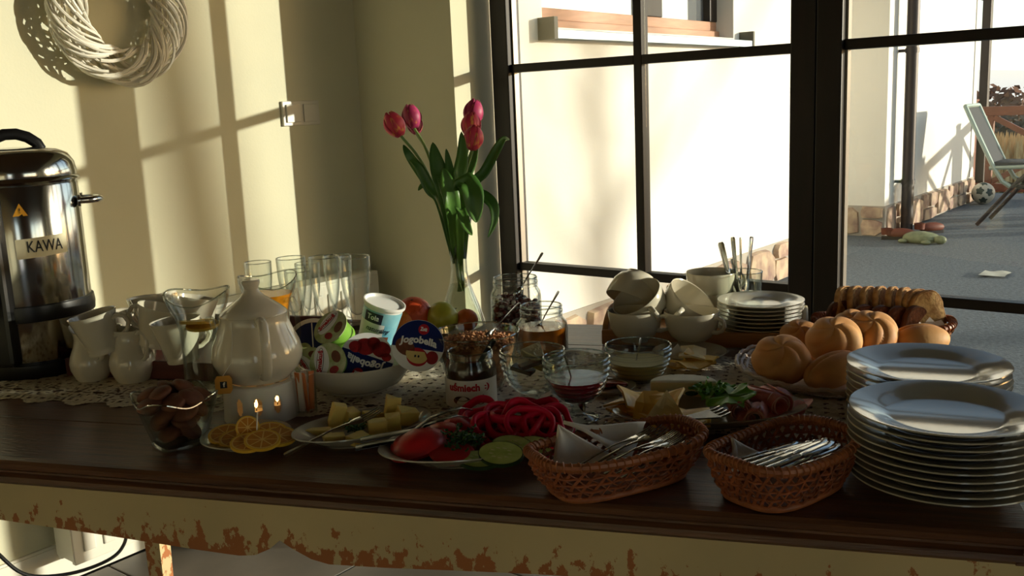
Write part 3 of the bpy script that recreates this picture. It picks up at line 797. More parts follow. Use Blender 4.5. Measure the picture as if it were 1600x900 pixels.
def citrus(name, p, r, rot, label, group, th=.004, fl=None):
    t = thing(name, label, 'citrus slice', p, rot, group)
    obj('rind', G().lathe([(r*.90, -th/2), (r, -th/2), (r, th/2), (r*.90, th/2), (r*.90, -th/2)], 32), m_rind, t)
    obj('pith', G().lathe([(0, -th*.46), (r*.91, -th*.46), (r*.91, th*.46), (0, th*.46)], 32), m_pith, t)
    for k in range(8):
        a0, a1 = 2*PI*k/8+.035, 2*PI*(k+1)/8-.035
        am = (a0+a1)/2
        pl = [(.1*r*math.cos(am), .1*r*math.sin(am))]+[(.83*r*math.cos(a0+(a1-a0)*i/4), .83*r*math.sin(a0+(a1-a0)*i/4)) for i in range(5)]
        obj('segment', G().prism(pl, -th*.5, th*.5), fl or m_lemon, t)
    return t
p = at(325, 628)
J1 = jug(p, 0, 'water_jug', 'glass jug of water with lemon slices, between the creamers and the teapot')
obj('water', G().lathe([(0, .0125), (.0295, .0125), (.0303, .06), (.0298, .10), (.0302, .128), (0, .128)], 36), m_water, J1)
for k, (x, y, z, a) in enumerate(((.004, .002, .130, .1), (-.004, -.004, .1355, -.14))):
    citrus('lemon_slice', p+V((x, y, z)), .026, (a, .08, k), ('lemon slice floating lower in the glass water jug', 'lemon slice floating uppermost in the glass water jug')[k], 'lemon slices in the water jug', .0045)
p = at(432, 592)
J2 = jug(p, .5, 'juice_jug', 'glass jug of orange juice behind the white teapot', 1.0)
obj('juice', G().lathe([(0, .0125), (.0299, .0125), (.0301, .06), (.0298, .10), (.0305, .124), (.0355, .1455), (.0405, .155), (0, .155)], 40), m_juice, J2)

# ------------------------------------------------------------------ teapot on its candle warmer
PW = at(411, 648); fw = facing(PW)
m_warm = mat('white_porcelain_warmer', (226, 220, 206), .25, sss=.25)
wm = thing('teapot_warmer', 'white porcelain candle warmer with oval openings under the teapot', 'teapot warmer', PW, fw)
def hole(u, v):
    a = -PI+2*PI*u; z = .056*v
    for c in (-PI/2-.63, -PI/2-.1, -PI/2+.42, PI/2-.5, PI/2, PI/2+.5):
        if ((a-c)*.057/.0065)**2+((z-.029)/.0135)**2 < 1: return True
    return False
def cyl(Ra, Rb, h): return lambda u, v: ((Ra+(Rb-Ra)*v)*math.cos(-PI+2*PI*u), (Ra+(Rb-Ra)*v)*math.sin(-PI+2*PI*u), h*v)
g = G().sheet(cyl(.0585, .0560, .056), 180, 30, skip=hole).sheet(cyl(.0555, .0530, .056), 180, 30, skip=hole)
g.lathe([(.0560, .056), (.0565, .0585), (.05, .0595), (.044, .0585), (.044, .0565), (.053, .056)], 60)
obj('body', g, m_warm, wm)
obj('floor_disc', G().lathe([(0, .001), (.057, .001), (.057, .004), (0, .004)], 40), m_warm, wm)
m_wax = mat('candle_wax', (236, 226, 206), .4, sss=.4); m_alu = mat('aluminium_cup', (190, 190, 188), .3, 1.0)
m_flame = mat('candle_flame', (255, 220, 150), .5, emit=(255, 190, 110), estr=7)
for k, x in enumerate((-.010, .026)):
    tl = thing('tealight', ('burning tealight inside the warmer, left flame', 'burning tealight inside the warmer, right flame')[k], 'candle', PW + rotz(fw) @ V((x*.9, -.024+.02*k, .0042)), fw, 'tealights in the warmer')
    obj('cup', G().lathe([(0, 0), (.0165, 0), (.017, .014), (.0165, .014), (.016, .001)], 28), m_alu, tl)
    obj('wax', G().lathe([(0, .001), (.0158, .001), (.0158, .011), (0, .0105)], 28), m_wax, tl)
    obj('wick', G().tube([(0, 0, .010), (.0005, 0, .016)], .0006, 6), m_ink, tl)
    obj('flame', G().lathe([(0, .0145), (.0022, .0175), (.0030, .021), (.0022, .026), (.0008, .0315), (0, .033)], 14), m_flame, tl)
PT = PW + V((0, 0, .0597))
tpz = thing('teapot', 'white porcelain teapot with pointed lid standing on the candle warmer', 'teapot', PT, fw)
pot = [(0, .003), (.041, .003), (.043, 0), (.046, .001), (.049, .005), (.062, .018), (.0685, .033), (.0690, .043), (.0655, .058), (.058, .074), (.0525, .088), (.0505, .098), (.0515, .103)]
pin = [(.0495, .1035), (.048, .098), (.05, .088), (.0555, .074), (.063, .058), (.0665, .043), (.066, .033), (.06, .019), (.046, .007), (0, .006)]
obj('body', G().lathe(pot+pin, 64), m_porc, tpz)
ld = obj('lid', G().lathe([(0, .100), (.047, .100), (.0505, .1036), (.050, .106), (.041, .114), (.030, .122), (.019, .130), (.0125, .137), (.0105, .142)], 56), m_porc, tpz)
obj('knob', G().lathe([(.0105, .141), (.0115, .146), (.0135, .150), (.0138, .1535), (.012, .156), (0, .157)], 32), m_porc, ld)
obj('handle', G().tube([(.050, 0, .096), (.062, 0, .103), (.080, 0, .100), (.091, 0, .085), (.094, 0, .06), (.088, 0, .036), (.076, 0, .020), (.062, 0, .017)], [.0065, .006, .0056, .0055, .0055, .0056, .006, .0065], 12, rotz(-PI/2+.14), flat=1.35, up=(0, 1, 0)), m_porc, tpz)
obj('spout', G().tube([(.058, 0, .03), (.08, 0, .045), (.092, 0, .07), (.102, 0, .098)], [.017, .014, .010, .008], 14, rotz(PI/2+.14), up=(0, 1, 0)), m_porc, tpz)
m_card = mat('yellow_card', (214, 150, 46), .6); m_thread = mat('white_thread', (230, 226, 214), .8)
g0 = rotz(fw)
tt = thing('tea_bag_tag', 'yellow paper tea tag hanging at the left of the teapot', 'tea tag', PT + g0 @ V((-.052, -.062, .012)), fw-.15)
tgc = obj('tag', G().prism([(-.0125, -.008), (-.009, -.0135), (.009, -.0135), (.0125, -.008), (.0125, .008), (.009, .0135), (-.009, .0135), (-.0125, .008)], -.0004, .0004, rotx(PI/2-.1)), m_card, tt, smooth=False)
obj('print', G().prism([(-.005, -.005), (.005, -.005), (.005, .005), (-.005, .005)], .0005, .0007, rotx(PI/2-.1)), m_ink, tgc, smooth=False)
obj('lettering', map_mesh(lettering('f', .009, bold=.0004), lambda c: (rotx(PI/2-.1) @ V((c.x+.0005, c.y, c.z+.0009)))), m_tape, tgc)
obj('string', G().tube([(0, 0, .0135), (.012, .006, .03), (.016, .014, .060), (.016, .0235, .088)], .0005, 5), m_thread, tt)

# glass with sugar sachets
p = at(478, 646)
sg = thing('sachet_glass', 'small clear glass of orange and white sachets right of the warmer', 'glass', p, 0)
obj('body', G().lathe([(0, 0), (.017, 0), (.0185, .004), (.0195, .066), (.0185, .066), (.0175, .006), (0, .005)], 32), m_glass, sg)
m_sac = [mat('orange_paper_sachet', (214, 120, 60), .6), mat('white_paper_sachet', (230, 216, 196), .6)]
for k, (x, y, a, tl_) in enumerate(((-.007, -.004, .1, .08), (.002, -.008, .5, -.05), (.008, -.002, -.3, .06), (-.002, .006, .9, -.06), (.006, .008, 1.4, .05))):
    o = obj('sachet', G().box((-.0045, -.0012, 0), (.0045, .0012, .062)), m_sac[k % 2], None, p+V((x, y, .006)), (tl_, tl_*.6, a), smooth=False, bevel=.0008)
    tag(o, ('orange paper sachet standing in the small glass', 'white paper sachet standing in the small glass')[k % 2], 'sachet', 'sachets in the small glass')

# ------------------------------------------------------------------ square glass bowl of gingerbread
P0 = at(281, 693); fb = facing(P0)+.35
def sq(e=5.0):
    def fn(r, z, a):
        c, s_ = abs(math.cos(a)), abs(math.sin(a)); k = (c**e+s_**e)**(-1/e)
        k = 1+(k-1)*.75
        dip = max(0, (z-.04)/.03)*.006*(math.cos(4*a))
        return r*k, z-dip
    return fn
cb = thing('glass_bowl', 'square tapered clear glass bowl full of brown gingerbread, front left', 'bowl', P0, fb)
obj('body', G().lathe([(0, 0), (.030, 0), (.0335, .003), (.052, .064), (.054, .0705), (.0525, .0715), (.050, .065), (.032, .012), (.029, .0095), (0, .0095)], 64, fn=sq()), m_glass2, cb)
rim_highlight(cb, .0535, .0712, .0012, sq()); rim_highlight(cb, .033, .003, .0022, sq())
m_gb = mat('brown_gingerbread', (116, 66, 40), .7, rgb2=(88, 46, 28), vscale=40, bump=.2, bscale=90)
ck = mesh_of(G().sph((0, 0, 0), (.0205, .0190, .0092), 22, 12, fn=lambda t, p_, d: 1-.10*max(0, math.sin(p_))**6), 'gingerbread'); ck.materials.append(m_gb)
q = random.Random(11)
spots = [(0, .012, .020), (.012, -.012, .022), (-.014, -.006, .022), (.018, .008, .036), (-.018, .012, .037), (.002, -.018, .038), (.0, .0, .046),
         (-.024, -.018, .052), (.025, -.014, .053), (.026, .016, .054), (-.024, .02, .055), (0, -.030, .056), (.0, .028, .058), (-.036, .0, .066), (.036, .002, .066), (-.010, -.022, .069), (.014, -.024, .072),
         (-.018, .006, .078), (.016, .004, .080), (.0, .022, .078), (.022, .026, .074), (-.026, .028, .074)]
for k, (x, y, z) in enumerate(spots):
    o = obj('gingerbread', ck, None, None, P0 + rotz(fb) @ V((x, y, z)), rotz(fb-.35+math.atan2(x, -y-.03)*.5) @ rotx(q.uniform(.25, .75)) @ roty(q.uniform(-.25, .25)))
    tag(o, 'rounded brown gingerbread piece heaped in the square glass bowl', 'gingerbread', 'gingerbread in the glass bowl')

# ------------------------------------------------------------------ plates: round and oval
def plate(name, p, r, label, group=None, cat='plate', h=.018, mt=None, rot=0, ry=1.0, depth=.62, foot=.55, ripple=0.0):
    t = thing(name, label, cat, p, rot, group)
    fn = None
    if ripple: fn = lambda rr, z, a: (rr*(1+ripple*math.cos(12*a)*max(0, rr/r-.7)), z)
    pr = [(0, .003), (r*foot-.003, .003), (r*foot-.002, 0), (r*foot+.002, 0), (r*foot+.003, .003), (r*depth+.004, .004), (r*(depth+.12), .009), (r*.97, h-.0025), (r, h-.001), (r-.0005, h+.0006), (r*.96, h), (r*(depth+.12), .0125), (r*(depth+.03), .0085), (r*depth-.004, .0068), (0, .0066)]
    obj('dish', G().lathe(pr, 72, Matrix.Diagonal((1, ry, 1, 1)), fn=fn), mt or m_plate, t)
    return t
def oval(name, a, b, ratio, label, cat='plate', h=.022, group=None, **k):
    A, B = at(*a, h), at(*b, h); c = (A+B)/2; d = B-A; c.z = TOP
    return plate(name, c, d.length/2, label, group, cat, h, rot=math.atan2(d.y, d.x), ry=ratio, **k), c, d.length/2, math.atan2(d.y, d.x)
# ------------------------------------------------------------------ cutlery makers
def ribbon(pts, th=.0016, inn=.6):
    """pts: (x, y, halfwidth, z) along x; a flat bar with bevelled look"""
    g = G(); v = []; f = []
    for x, y, w, z in pts: v += [(x, y-w, z), (x, y-w*inn, z+th*.5), (x, y+w*inn, z+th*.5), (x, y+w, z), (x, y+w*inn, z-th*.5), (x, y-w*inn, z-th*.5)]
    for i in range(len(pts)-1):
        for k in range(6):
            k2 = (k+1) % 6; f.append((6*i+k, 6*i+k2, 6*i+6+k2, 6*i+6+k))
    f += [tuple(range(5, -1, -1)), tuple(6*len(pts)-6+k for k in range(6))]
    return g.add(v, f)
HANDLE = [(-.095, 0, .0048, .004), (-.090, 0, .0072, .004), (-.07, 0, .0062, .005), (-.04, 0, .0042, .0075), (0, 0, .0026, .0095), (.02, 0, .0026, .008), (.032, 0, .0042, .006)]
sh_me = mesh_of(ribbon([(x, y, w*.68 if x < -.03 else w, z) for x, y, w, z in HANDLE], .0022), 'handle'); sh_me.materials.append(m_steel)
handle_me = mesh_of(ribbon(HANDLE, .0022), 'handle'); handle_me.materials.append(m_steel)
g = ribbon([(.03, 0, .004, .0062), (.036, 0, .0085, .0055), (.045, 0, .0112, .004), (.055, 0, .0115, .003)], .0018)
for y in (-.0097, -.0033, .0033, .0097): g.f += []; gg = ribbon([(.054, y, .0019, .003), (.07, y, .0017, .0032), (.083, y, .0015, .005), (.09, y, .0008, .0068)], .0016); g.add(gg.v, gg.f)
fork_head_me = mesh_of(g, 'tines'); fork_head_me.materials.append(m_steel)
g = G().sheet(lambda u, v: (.028+.05*u, .0155*math.sin(PI*min(1, max(.0, u*.96+.03)))**.62*(2*v-1), .0065-.0075*math.sin(PI*u)**.8*(1-(2*v-1)**2)), 14, 10)
spoon_bowl_me = mesh_of(g, 'spoon_bowl'); spoon_bowl_me.materials.append(m_steel)
blade_me = mesh_of(ribbon([(.0, 0, .005, .006), (.012, -.001, .0095, .006), (.03, -.0015, .0112, .006), (.07, -.001, .0118, .006), (.092, .002, .0100, .006), (.104, .005, .005, .006), (.108, .007, .0016, .006)], .0010, .93), 'blade'); blade_me.materials.append(m_steel)
khandle_me = mesh_of(ribbon([(-.098, 0, .006, .006), (-.093, 0, .0085, .006), (-.06, 0, .0078, .006), (-.02, 0, .0062, .006), (.001, 0, .005, .006)], .0048), 'handle'); khandle_me.materials.append(m_steel)
def cutlery(kind, p, rot, label, group=None, sc=1.0, mt=None):
    t = thing(kind, label, kind.replace('_', ' '), p, rot, group); t.scale = (sc,)*3
    obj('handle', khandle_me if kind == 'knife' else sh_me if kind == 'spoon' else handle_me, None, t)
    if kind == 'fork': obj('tines', fork_head_me, None, t)
    elif kind == 'knife': obj('blade', blade_me, None, t)
    else: obj('bowl', spoon_bowl_me, None, t, solid=.0012)
    return t
def aim(a, b, roll=0.0, flip=False):
    """rotation that lays +X from a to b with Z as upright as it can be, rolled about the axis"""
    x = (V(b)-V(a)).normalized(); z = V((0, 0, 1)); z = (z-x*z.dot(x))
    z = z.normalized() if z.length > 1e-4 else V((0, 1, 0)); y = z.cross(x)
    return axes(x, y, z).to_3x3() @ Matrix.Rotation(roll, 3, 'X')
def lay(kind, a, b, label, group=None, roll=0.0, sc=None):
    """handle end at a, tip at b"""
    a, b = V(a), V(b); L_ = (b-a).length; full = .185 if kind == 'fork' else (.206 if kind == 'knife' else .173)
    s_ = sc or L_/full
    d = (b-a).normalized()
    return cutlery(kind, a + d*(.095 if kind != 'knife' else .098)*s_, aim(a, b, roll), label, group, s_)

# ------------------------------------------------------------------ lemon plate
p = at(386, 692)
LP = plate('lemon_plate', p, .064, 'small white round plate of orange-yellow citrus slices at the front edge', 'side plates', h=.014)
m_or_f = mat('dark_orange_flesh', (206, 134, 40), .35, var=.2, vscale=80, sss=.1); 
q = random.Random(5)
ori = [(370, 686, .016, .22, -.1), (353, 679, .019, .26, -.2), (422, 676, .021, .30, .15), (410, 688, .022, .26, .1), (388, 692, .020, .20, .02), (436, 682, .018, .24, .25)]
cl = ['citrus slice lying at the left front of the lemon plate', 'citrus slice at the far left of the lemon plate', 'citrus slice at the right back of the lemon plate', 'citrus slice lying on others in the middle of the lemon plate', 'citrus slice at the front of the lemon plate, half covered', 'citrus slice at the right edge of the lemon plate']
for k, (x, y, z, rx, ry) in enumerate(ori):
    citrus('citrus_slice', at(x, y, z), .0245, rotz(facing(at(x, y, z))+ry) @ rotx(rx) @ rotz(k*.7), cl[k], 'citrus slices on the small plate', .004, m_or_f)
pz = at(387, 668, .030)
citrus('citrus_slice', pz, .0165, (1.15, .1, facing(pz)), 'small citrus slice standing upright on the lemon plate', 'citrus slices on the small plate', .004, m_or_f)
o = obj('pick', G().tube([(0, 0, 0), (.004, .002, .036)], [.0009, .0012], 6), m_thread, None, at(401, 682, .018)); tag(o, 'white cocktail pick standing in the citrus slices', 'pick')

# ------------------------------------------------------------------ butter plate
BP, bc, br, ba = oval('butter_plate', (456, 683), (671, 641), .62, 'oval white plate of butter pieces with a sprig of parsley', group='oval serving plates')
m_butter = mat('butter', (232, 204, 112), .45, sss=.25, var=.1, vscale=40)
def chunk(name, p, d, rot, mt, label, cat, group, j=.12, seed=0):
    q = random.Random(seed); x, y, z = d
    vv = [(sx*x/2*(1+q.uniform(-j, j)), sy*y/2*(1+q.uniform(-j, j)), z*(0 if sz < 0 else 1+q.uniform(-j, j))) for sz in (-1, 1) for sx, sy in ((-1, -1), (1, -1), (1, 1), (-1, 1))]
    g = G().add(vv, [(0,3,2,1), (4,5,6,7), (0,1,5,4), (1,2,6,5), (2,3,7,6), (3,0,4,7)])
    o = obj(name, g, mt, None, p, rot, smooth=False, bevel=.0015)
    return tag(o, label, cat, group)
bits = [(522, 668, .008, (.020, .014, .034), (.15, .3, .5), 'ridged piece of butter standing upright at the left of the butter plate'),
        (490, 680, .008, (.050, .016, .010), (0, 0, .1), 'long flat butter strip at the left end of the butter plate'),
        (545, 663, .008, (.024, .022, .022), (.1, .2, .9), 'butter piece behind the upright one on the butter plate'),
        (522, 692, .008, (.030, .020, .012), (0, .05, .4), 'butter piece at the left front of the butter plate'),
        (560, 692, .008, (.028, .018, .013), (.1, 0, .9), 'butter piece at the middle front of the butter plate'),
        (583, 660, .008, (.03, .022, .016), (0, .1, .7), 'butter piece at the middle back of the butter plate'),
        (590, 678, .008, (.026, .022, .022), (0, 0, .3), 'butter block right of the parsley sprig'),
        (615, 672, .008, (.022, .018, .024), (.1, 0, .2), 'butter block at the right front of the butter plate'),
        (612, 655, .010, (.022, .020, .034), (0, .15, .3), 'tallest butter block at the right back of the butter plate'),
        (634, 661, .010, (.030, .024, .022), (.1, .2, .5), 'butter block at the right end of the butter plate')]
for k, (x, y, z, d, r_, lb_) in enumerate(bits):
    chunk('butter', at(x, y, z), d, (r_[0], r_[1], r_[2]+.6), m_butter, lb_, 'butter', 'butter pieces on the oval plate', seed=k)
m_leaf = mat('parsley_green', (44, 84, 30), .6, var=.35, vscale=60); m_stemg = mat('green_stem', (96, 130, 60), .5)
def sprig(name, p, size, label, seed, mt=None, n=46, flat=.45, group=None, leafr=.16):
    q = random.Random(seed); t = thing(name, label, 'herb', p, q.uniform(0, 6), group)
    st = G(); lf = G()
    for k in range(7):
        a = q.uniform(0, 2*PI); e = V((math.cos(a)*size*.8, math.sin(a)*size*.8, size*flat*q.uniform(.4, 1.2)))
        st.tube([(0, 0, .002), tuple(e*.5+V((0, 0, .15*size))), tuple(e)], [.0011, .0009, .0006], 5)
    for k in range(n):
        a = q.uniform(0, 2*PI); r_ = size*q.uniform(.15, 1.0); c = V((math.cos(a)*r_, math.sin(a)*r_, size*flat*q.uniform(.15, 1.1)))
        u = V((q.gauss(0, 1), q.gauss(0, 1), q.gauss(0, .5))).normalized(); w = V((0, 0, 1)).cross(u).normalized(); up = u.cross(w)
        L_ = size*leafr*q.uniform(1.0, 1.7)
        pts = []
        for i in range(11):
            b = 2*PI*i/11; rr = L_*(1.0 if i % 2 == 0 else .52)
            pts.append(c+u*rr*math.cos(b)+w*rr*math.sin(b)*.75+up*L_*.35*math.cos(2*b))
        lf.add([c]+pts, [(0, 1+i, 1+(i+1) % 11) for i in range(11)])
    obj('stem', st, m_stemg, t, kind='stuff'); obj('leaves', lf, mt or m_leaf, t, smooth=False, kind='stuff')
    return t
sprig('parsley_sprig', at(560, 676, .012), .021, 'dark green parsley sprig on the butter plate', 2, n=60, flat=.8)
# small butter fork leaning from the table onto the plate
lay('fork', at(445, 714, .004), at(556, 662, .032), 'small fork leaning on the front of the butter plate, its tines in the butter', sc=.78, roll=.2)

# ------------------------------------------------------------------ vegetable plate
VP, vc, vr, va = oval('vegetable_plate', (591, 706), (893, 662), .60, 'oval white plate of tomato, red pepper rings and cucumber slices', group='oval serving plates', h=.024)
m_tom = mat('tomato_red', (200, 38, 40), .34, var=.2, vscale=30, sss=.2); m_tomf = mat('tomato_flesh', (206, 58, 46), .3, rgb2=(176, 32, 34), vscale=70, sss=.2)
m_pep = mat('red_pepper', (214, 18, 62), .4, var=.15, vscale=20, sss=.2, spec=.3)
m_cuc = mat('cucumber_flesh', (186, 200, 118), .4, rgb2=(158, 176, 84), vscale=50, sss=.2); m_cuks = mat('cucumber_skin', (36, 58, 26), .4); m_seed = mat('cucumber_seed', (206, 206, 150), .4)
def tomato(p, r, rot, label, dome=.5):
    t = thing('tomato_slice', label, 'tomato', p, rot, 'tomato pieces on the vegetable plate')
    pr = [(0, 0), (r*.93, 0), (r, .004)] + [(r*math.cos(a), .004+r*dome*math.sin(a)) for a in (.3, .6, .9, 1.2, 1.45)] + [(0, .004+r*dome)]
    obj('skin', G().lathe(pr, 32), m_tom, t)
    obj('cut_face', G().lathe([(0, -.0006), (r*.92, -.0006), (r*.92, .0002)], 32), m_tomf, t)
def local(c, ang, x, y, z): return c + V((math.cos(ang)*x-math.sin(ang)*y, math.sin(ang)*x+math.cos(ang)*y, z))
tomato(at(655, 704, .012), .041, (.12, -.2, 0), 'big red tomato half at the left front of the vegetable plate', .62)
tomato(at(690, 688, .016), .030, (.35, .1, 0), 'tomato piece behind the front half on the vegetable plate', .5)
tomato(at(706, 711, .016), .030, (.08, .12, 0), 'flat tomato slice left of the cucumber slices on the vegetable plate', .14)
tomato(at(722, 672, .016), .028, (-.3, .2, 0), 'tomato piece under the pepper rings on the vegetable plate', .5)
def ring(p, r, rot, label, seed, th=.0042, hh=.0068, gap=0):
    q = random.Random(seed); ph = q.uniform(0, 6); lob = 3+seed % 2
    pts = []
    n = 48
    for k in range(n + (0 if not gap else -gap)):
        a = 2*PI*k/n; rr = r*(1+.10*math.cos(lob*a+ph)+.04*math.cos(2*a+1))
        pts.append((rr*math.cos(a), rr*math.sin(a), .002*math.sin(2*a+ph)))
    o = obj('pepper_ring', G().tube(pts, hh, 10, closed=not gap, flat=1.0 if 0 else 1.0), m_pep, None, p, rot)
    for v_ in o.data.vertices:
        pass
    # the wall of a ring is thinner than it is tall
    for v_ in o.data.vertices:
        a = math.atan2(v_.co.y, v_.co.x); rad = math.hypot(v_.co.x, v_.co.y); rr = r*(1+.10*math.cos(lob*(a % (2*PI))+ph)+.04*math.cos(2*a+1))
        nr = rr+(rad-rr)*(th/hh); v_.co.x = nr*math.cos(a); v_.co.y = nr*math.sin(a)
    return tag(o, label, 'pepper ring', 'red pepper rings on the vegetable plate')
prs = [(828, 667, .030, .030, (.55, .1, 0), 'largest red pepper ring, leaning to the front of the pile'), (862, 660, .030, .028, (.3, .5, 1), 'red pepper ring at the right end of the pile'),
       (790, 655, .034, .030, (.2, .1, 2), 'red pepper ring at the top middle of the pile'), (762, 658, .026, .029, (.1, .3, 3), 'red pepper ring at the left back of the pile'),
       (800, 645, .040, .026, (-.1, .2, 4), 'topmost red pepper ring at the back of the pile'), (845, 646, .034, .027, (.1, -.1, 5), 'red pepper ring at the back right of the pile'),
       (778, 680, .020, .030, (.25, 0, 6), 'red pepper ring low at the left, above the parsley'), (840, 684, .018, .031, (.2, .2, 7), 'red pepper ring lying lowest at the front right of the pile'),
       (748, 645, .030, .025, (.2, -.3, 8), 'small red pepper ring at the far left of the pile')]
prs += [(815, 655, .036, .029, (.35, -.4, 9), 'red pepper ring standing in the middle of the pile, behind the largest'), (772, 668, .026, .027, (.45, .5, 10), 'red pepper ring leaning left in the front of the pile'),
        (850, 670, .026, .028, (.5, .4, 11), 'red pepper ring leaning right in the front of the pile'), (820, 642, .034, .026, (.0, .0, 12), 'flat red pepper ring behind the topmost one')]
for k, (x, y, z, r_, rt, lb_) in enumerate(prs): ring(at(x, y, z), r_, rotz(facing(at(x, y, z))+rt[1]*.8) @ rotx(.25+rt[0]) @ rotz(rt[2]), lb_, k)
o = obj('pepper_strip', G().tube([(0, 0, 0), (.012, -.004, .0), (.026, -.003, -.006), (.036, .004, -.012)], [.0045, .005, .0048, .003], 10, flat=.6), m_pep, None, at(848, 690, .030), va-.9)
tag(o, 'short curved strip of red pepper hanging towards the fork basket', 'pepper strip')
def cucumber(p, r, rot, label, ry=1.0):
    t = thing('cucumber_slice', label, 'cucumber slice', p, rot, 'cucumber slices on the vegetable plate'); t.scale = (1, ry, 1)
    obj('flesh', G().lathe([(0, 0), (r*.96, 0), (r*.96, .005), (0, .005)], 32), m_cuc, t)
    obj('skin', G().lathe([(r*.955, -.0002), (r, 0), (r, .005), (r*.955, .0052)], 32), m_cuks, t)
    for k in range(9):
        a = 2*PI*k/9; obj('seed', G().sph((r*.42*math.cos(a), r*.42*math.sin(a), .005), (.0032, .0013, .0006), 8, 5, rotz(0)), m_seed, t)
cucumber(at(783, 712, .024), .030, (.38, .05, .3), 'large oval cucumber slice on top at the front of the vegetable plate', .72)
cucumber(at(748, 722, .013), .028, (.15, .05, .3), 'cucumber slice under the large one, to its left', .75)
cucumber(at(800, 700, .018), .028, (.3, .1, .3), 'cucumber slice half hidden behind the large one', .75)
cucumber(at(835, 700, .014), .027, (.2, .1, .3), 'cucumber slice at the right, beneath the pepper rings', .8)
sprig('parsley_sprig', at(722, 695, .022), .030, 'dark green curly parsley sprig on the vegetable plate', 9, n=110, flat=.65, leafr=.13)
# serving tongs resting on the left rim
sg_ = thing('serving_tongs', 'dark steel serving tongs lying across the left rim of the vegetable plate', 'tongs', at(556, 702, .022), 0)
m_dsteel = mat('dark_steel', (92, 90, 88), .25, 1.0)
P1, P2, P3, P4 = at(556, 700, .020), at(640, 684, .028), at(690, 655, .050), at(728, 652, .040)
for k, dz in enumerate((0, .010)):
    off = V((.004, .006, dz))*k
    pts = [P1+off, P1.lerp(P2, .5)+off, P2+off, P2.lerp(P3, .5)+V((0, 0, .004))+off, P3+off, P3.lerp(P4, .6)+V((0, 0, .004))+off, P4+off]
    obj('arm', G().tube([p_-sg_.location for p_ in pts], [.011, .0105, .0075, .006, .005, .005, .006], 10, flat=.18, up=(0, 0, 1)), m_dsteel, sg_)

# ------------------------------------------------------------------ yogurt bowl and pots
YB = at(560, 607)
yb = thing('serving_bowl', 'white bowl piled with yogurt pots in the middle of the table', 'bowl', YB, 0)
obj('body', G().lathe([(0, .003), (.046, .003), (.047, 0), (.051, 0), (.052, .004), (.075, .014), (.090, .034), (.0955, .052), (.094, .0535), (.088, .036), (.073, .018), (.05, .008), (0, .007)], 64), m_porc, yb)
m_pot = mat('white_pot_plastic', (232, 232, 226), .35, sss=.1); m_blue = mat('dark_blue_foil', (22, 40, 104), .3, var=.25, vscale=30)
m_redp = mat('red_print', (186, 30, 44), .4); m_whp = mat('white_print', (236, 236, 232), .45); m_apple = mat('apple_print', (214, 190, 120), .45)
m_brwn = mat('brown_print', (120, 66, 40), .5, var=.3, vscale=120); m_ltb = mat('light_blue_print', (150, 200, 206), .35, rgb2=(96, 164, 186), vscale=18)
m_grn = mat('green_pot_plastic', (120, 168, 62), .35); m_navy = mat('navy_print', (26, 26, 48), .4); m_straw = mat('red_fruit_print', (176, 38, 40), .45, rgb2=(120, 20, 30), vscale=70)
m_lim = mat('pale_green_print', (196, 204, 160), .45, rgb2=(150, 164, 96), vscale=50)
def basis_for(nrm, roll):
    z = V(nrm).normalized(); x = V((0, 0, 1)).cross(z)
    x = x.normalized() if x.length > 1e-3 else V((1, 0, 0)); y = z.cross(x)
    return axes(x, y, z).to_3x3() @ Matrix.Rotation(roll, 3, 'Z')
def seg_poly(r, y0, y1, n=40):
    """part of a disc between two chords"""
    a0 = math.asin(max(-1, min(1, y0/r))); a1 = math.asin(max(-1, min(1, y1/r)))
    R_ = [(r*math.cos(a0+(a1-a0)*k/n), r*math.sin(a0+(a1-a0)*k/n)) for k in range(n+1)]
    return R_ + [(-x, y) for x, y in reversed(R_)]
def ell(cx, cy, a, b, n=24, ph=0, t0=0, t1=2*PI):
    out = []
    for k in range(n):
        t = t0+(t1-t0)*k/(n-1 if t1-t0 < 6 else n); x, y = a*math.cos(t), b*math.sin(t)
        out.append((cx+x*math.cos(ph)-y*math.sin(ph), cy+x*math.sin(ph)+y*math.cos(ph)))
    return out
def pot(c, nrm, roll, r, hgt, label, body_mt, lid_mt, r2=None):
    """a pot whose lid centre is c and whose lid faces along nrm"""
    t = thing('yogurt_pot', label, 'yogurt pot', c, basis_for(nrm, roll), 'yogurt pots in the white bowl')
    r2 = r2 or r*.76
    obj('pot', G().lathe([(0, -hgt), (r2-.003, -hgt), (r2, -hgt+.003), (r-.005, -.006), (r-.004, -.003), (r, -.003), (r, -.0008), (0, -.0008)], 48), body_mt, t)
    l = obj('lid', G().lathe([(0, .0002), (r+.0008, .0002), (r+.0008, -.0008), (0, -.0008)], 48), lid_mt, t)
    return t, l
def pr_(l, poly, mt, z=.0005, nm='print'): return obj(nm, G().prism(poly, z-.0003, z), mt, l, smooth=False)
def tx(l, body, size, width, x, y, mt, rot=0.0, z=.0009, curve=0.0, bold=.0004):
    me = lettering(body, size, width, bold)
    c_, s_ = math.cos(rot), math.sin(rot)
    return obj('lettering', map_mesh(me, lambda c: V((x+c.x*c_-(c.y-curve*c.x*c.x)*s_, y+c.x*s_+(c.y-curve*c.x*c.x)*c_, z+c.z))), mt, l, smooth=False)
def tocam(p, up=0.0, right=0.0):
    d = (CAM-V(p)).normalized(); return d + V((0, 0, up)) + RGT*right
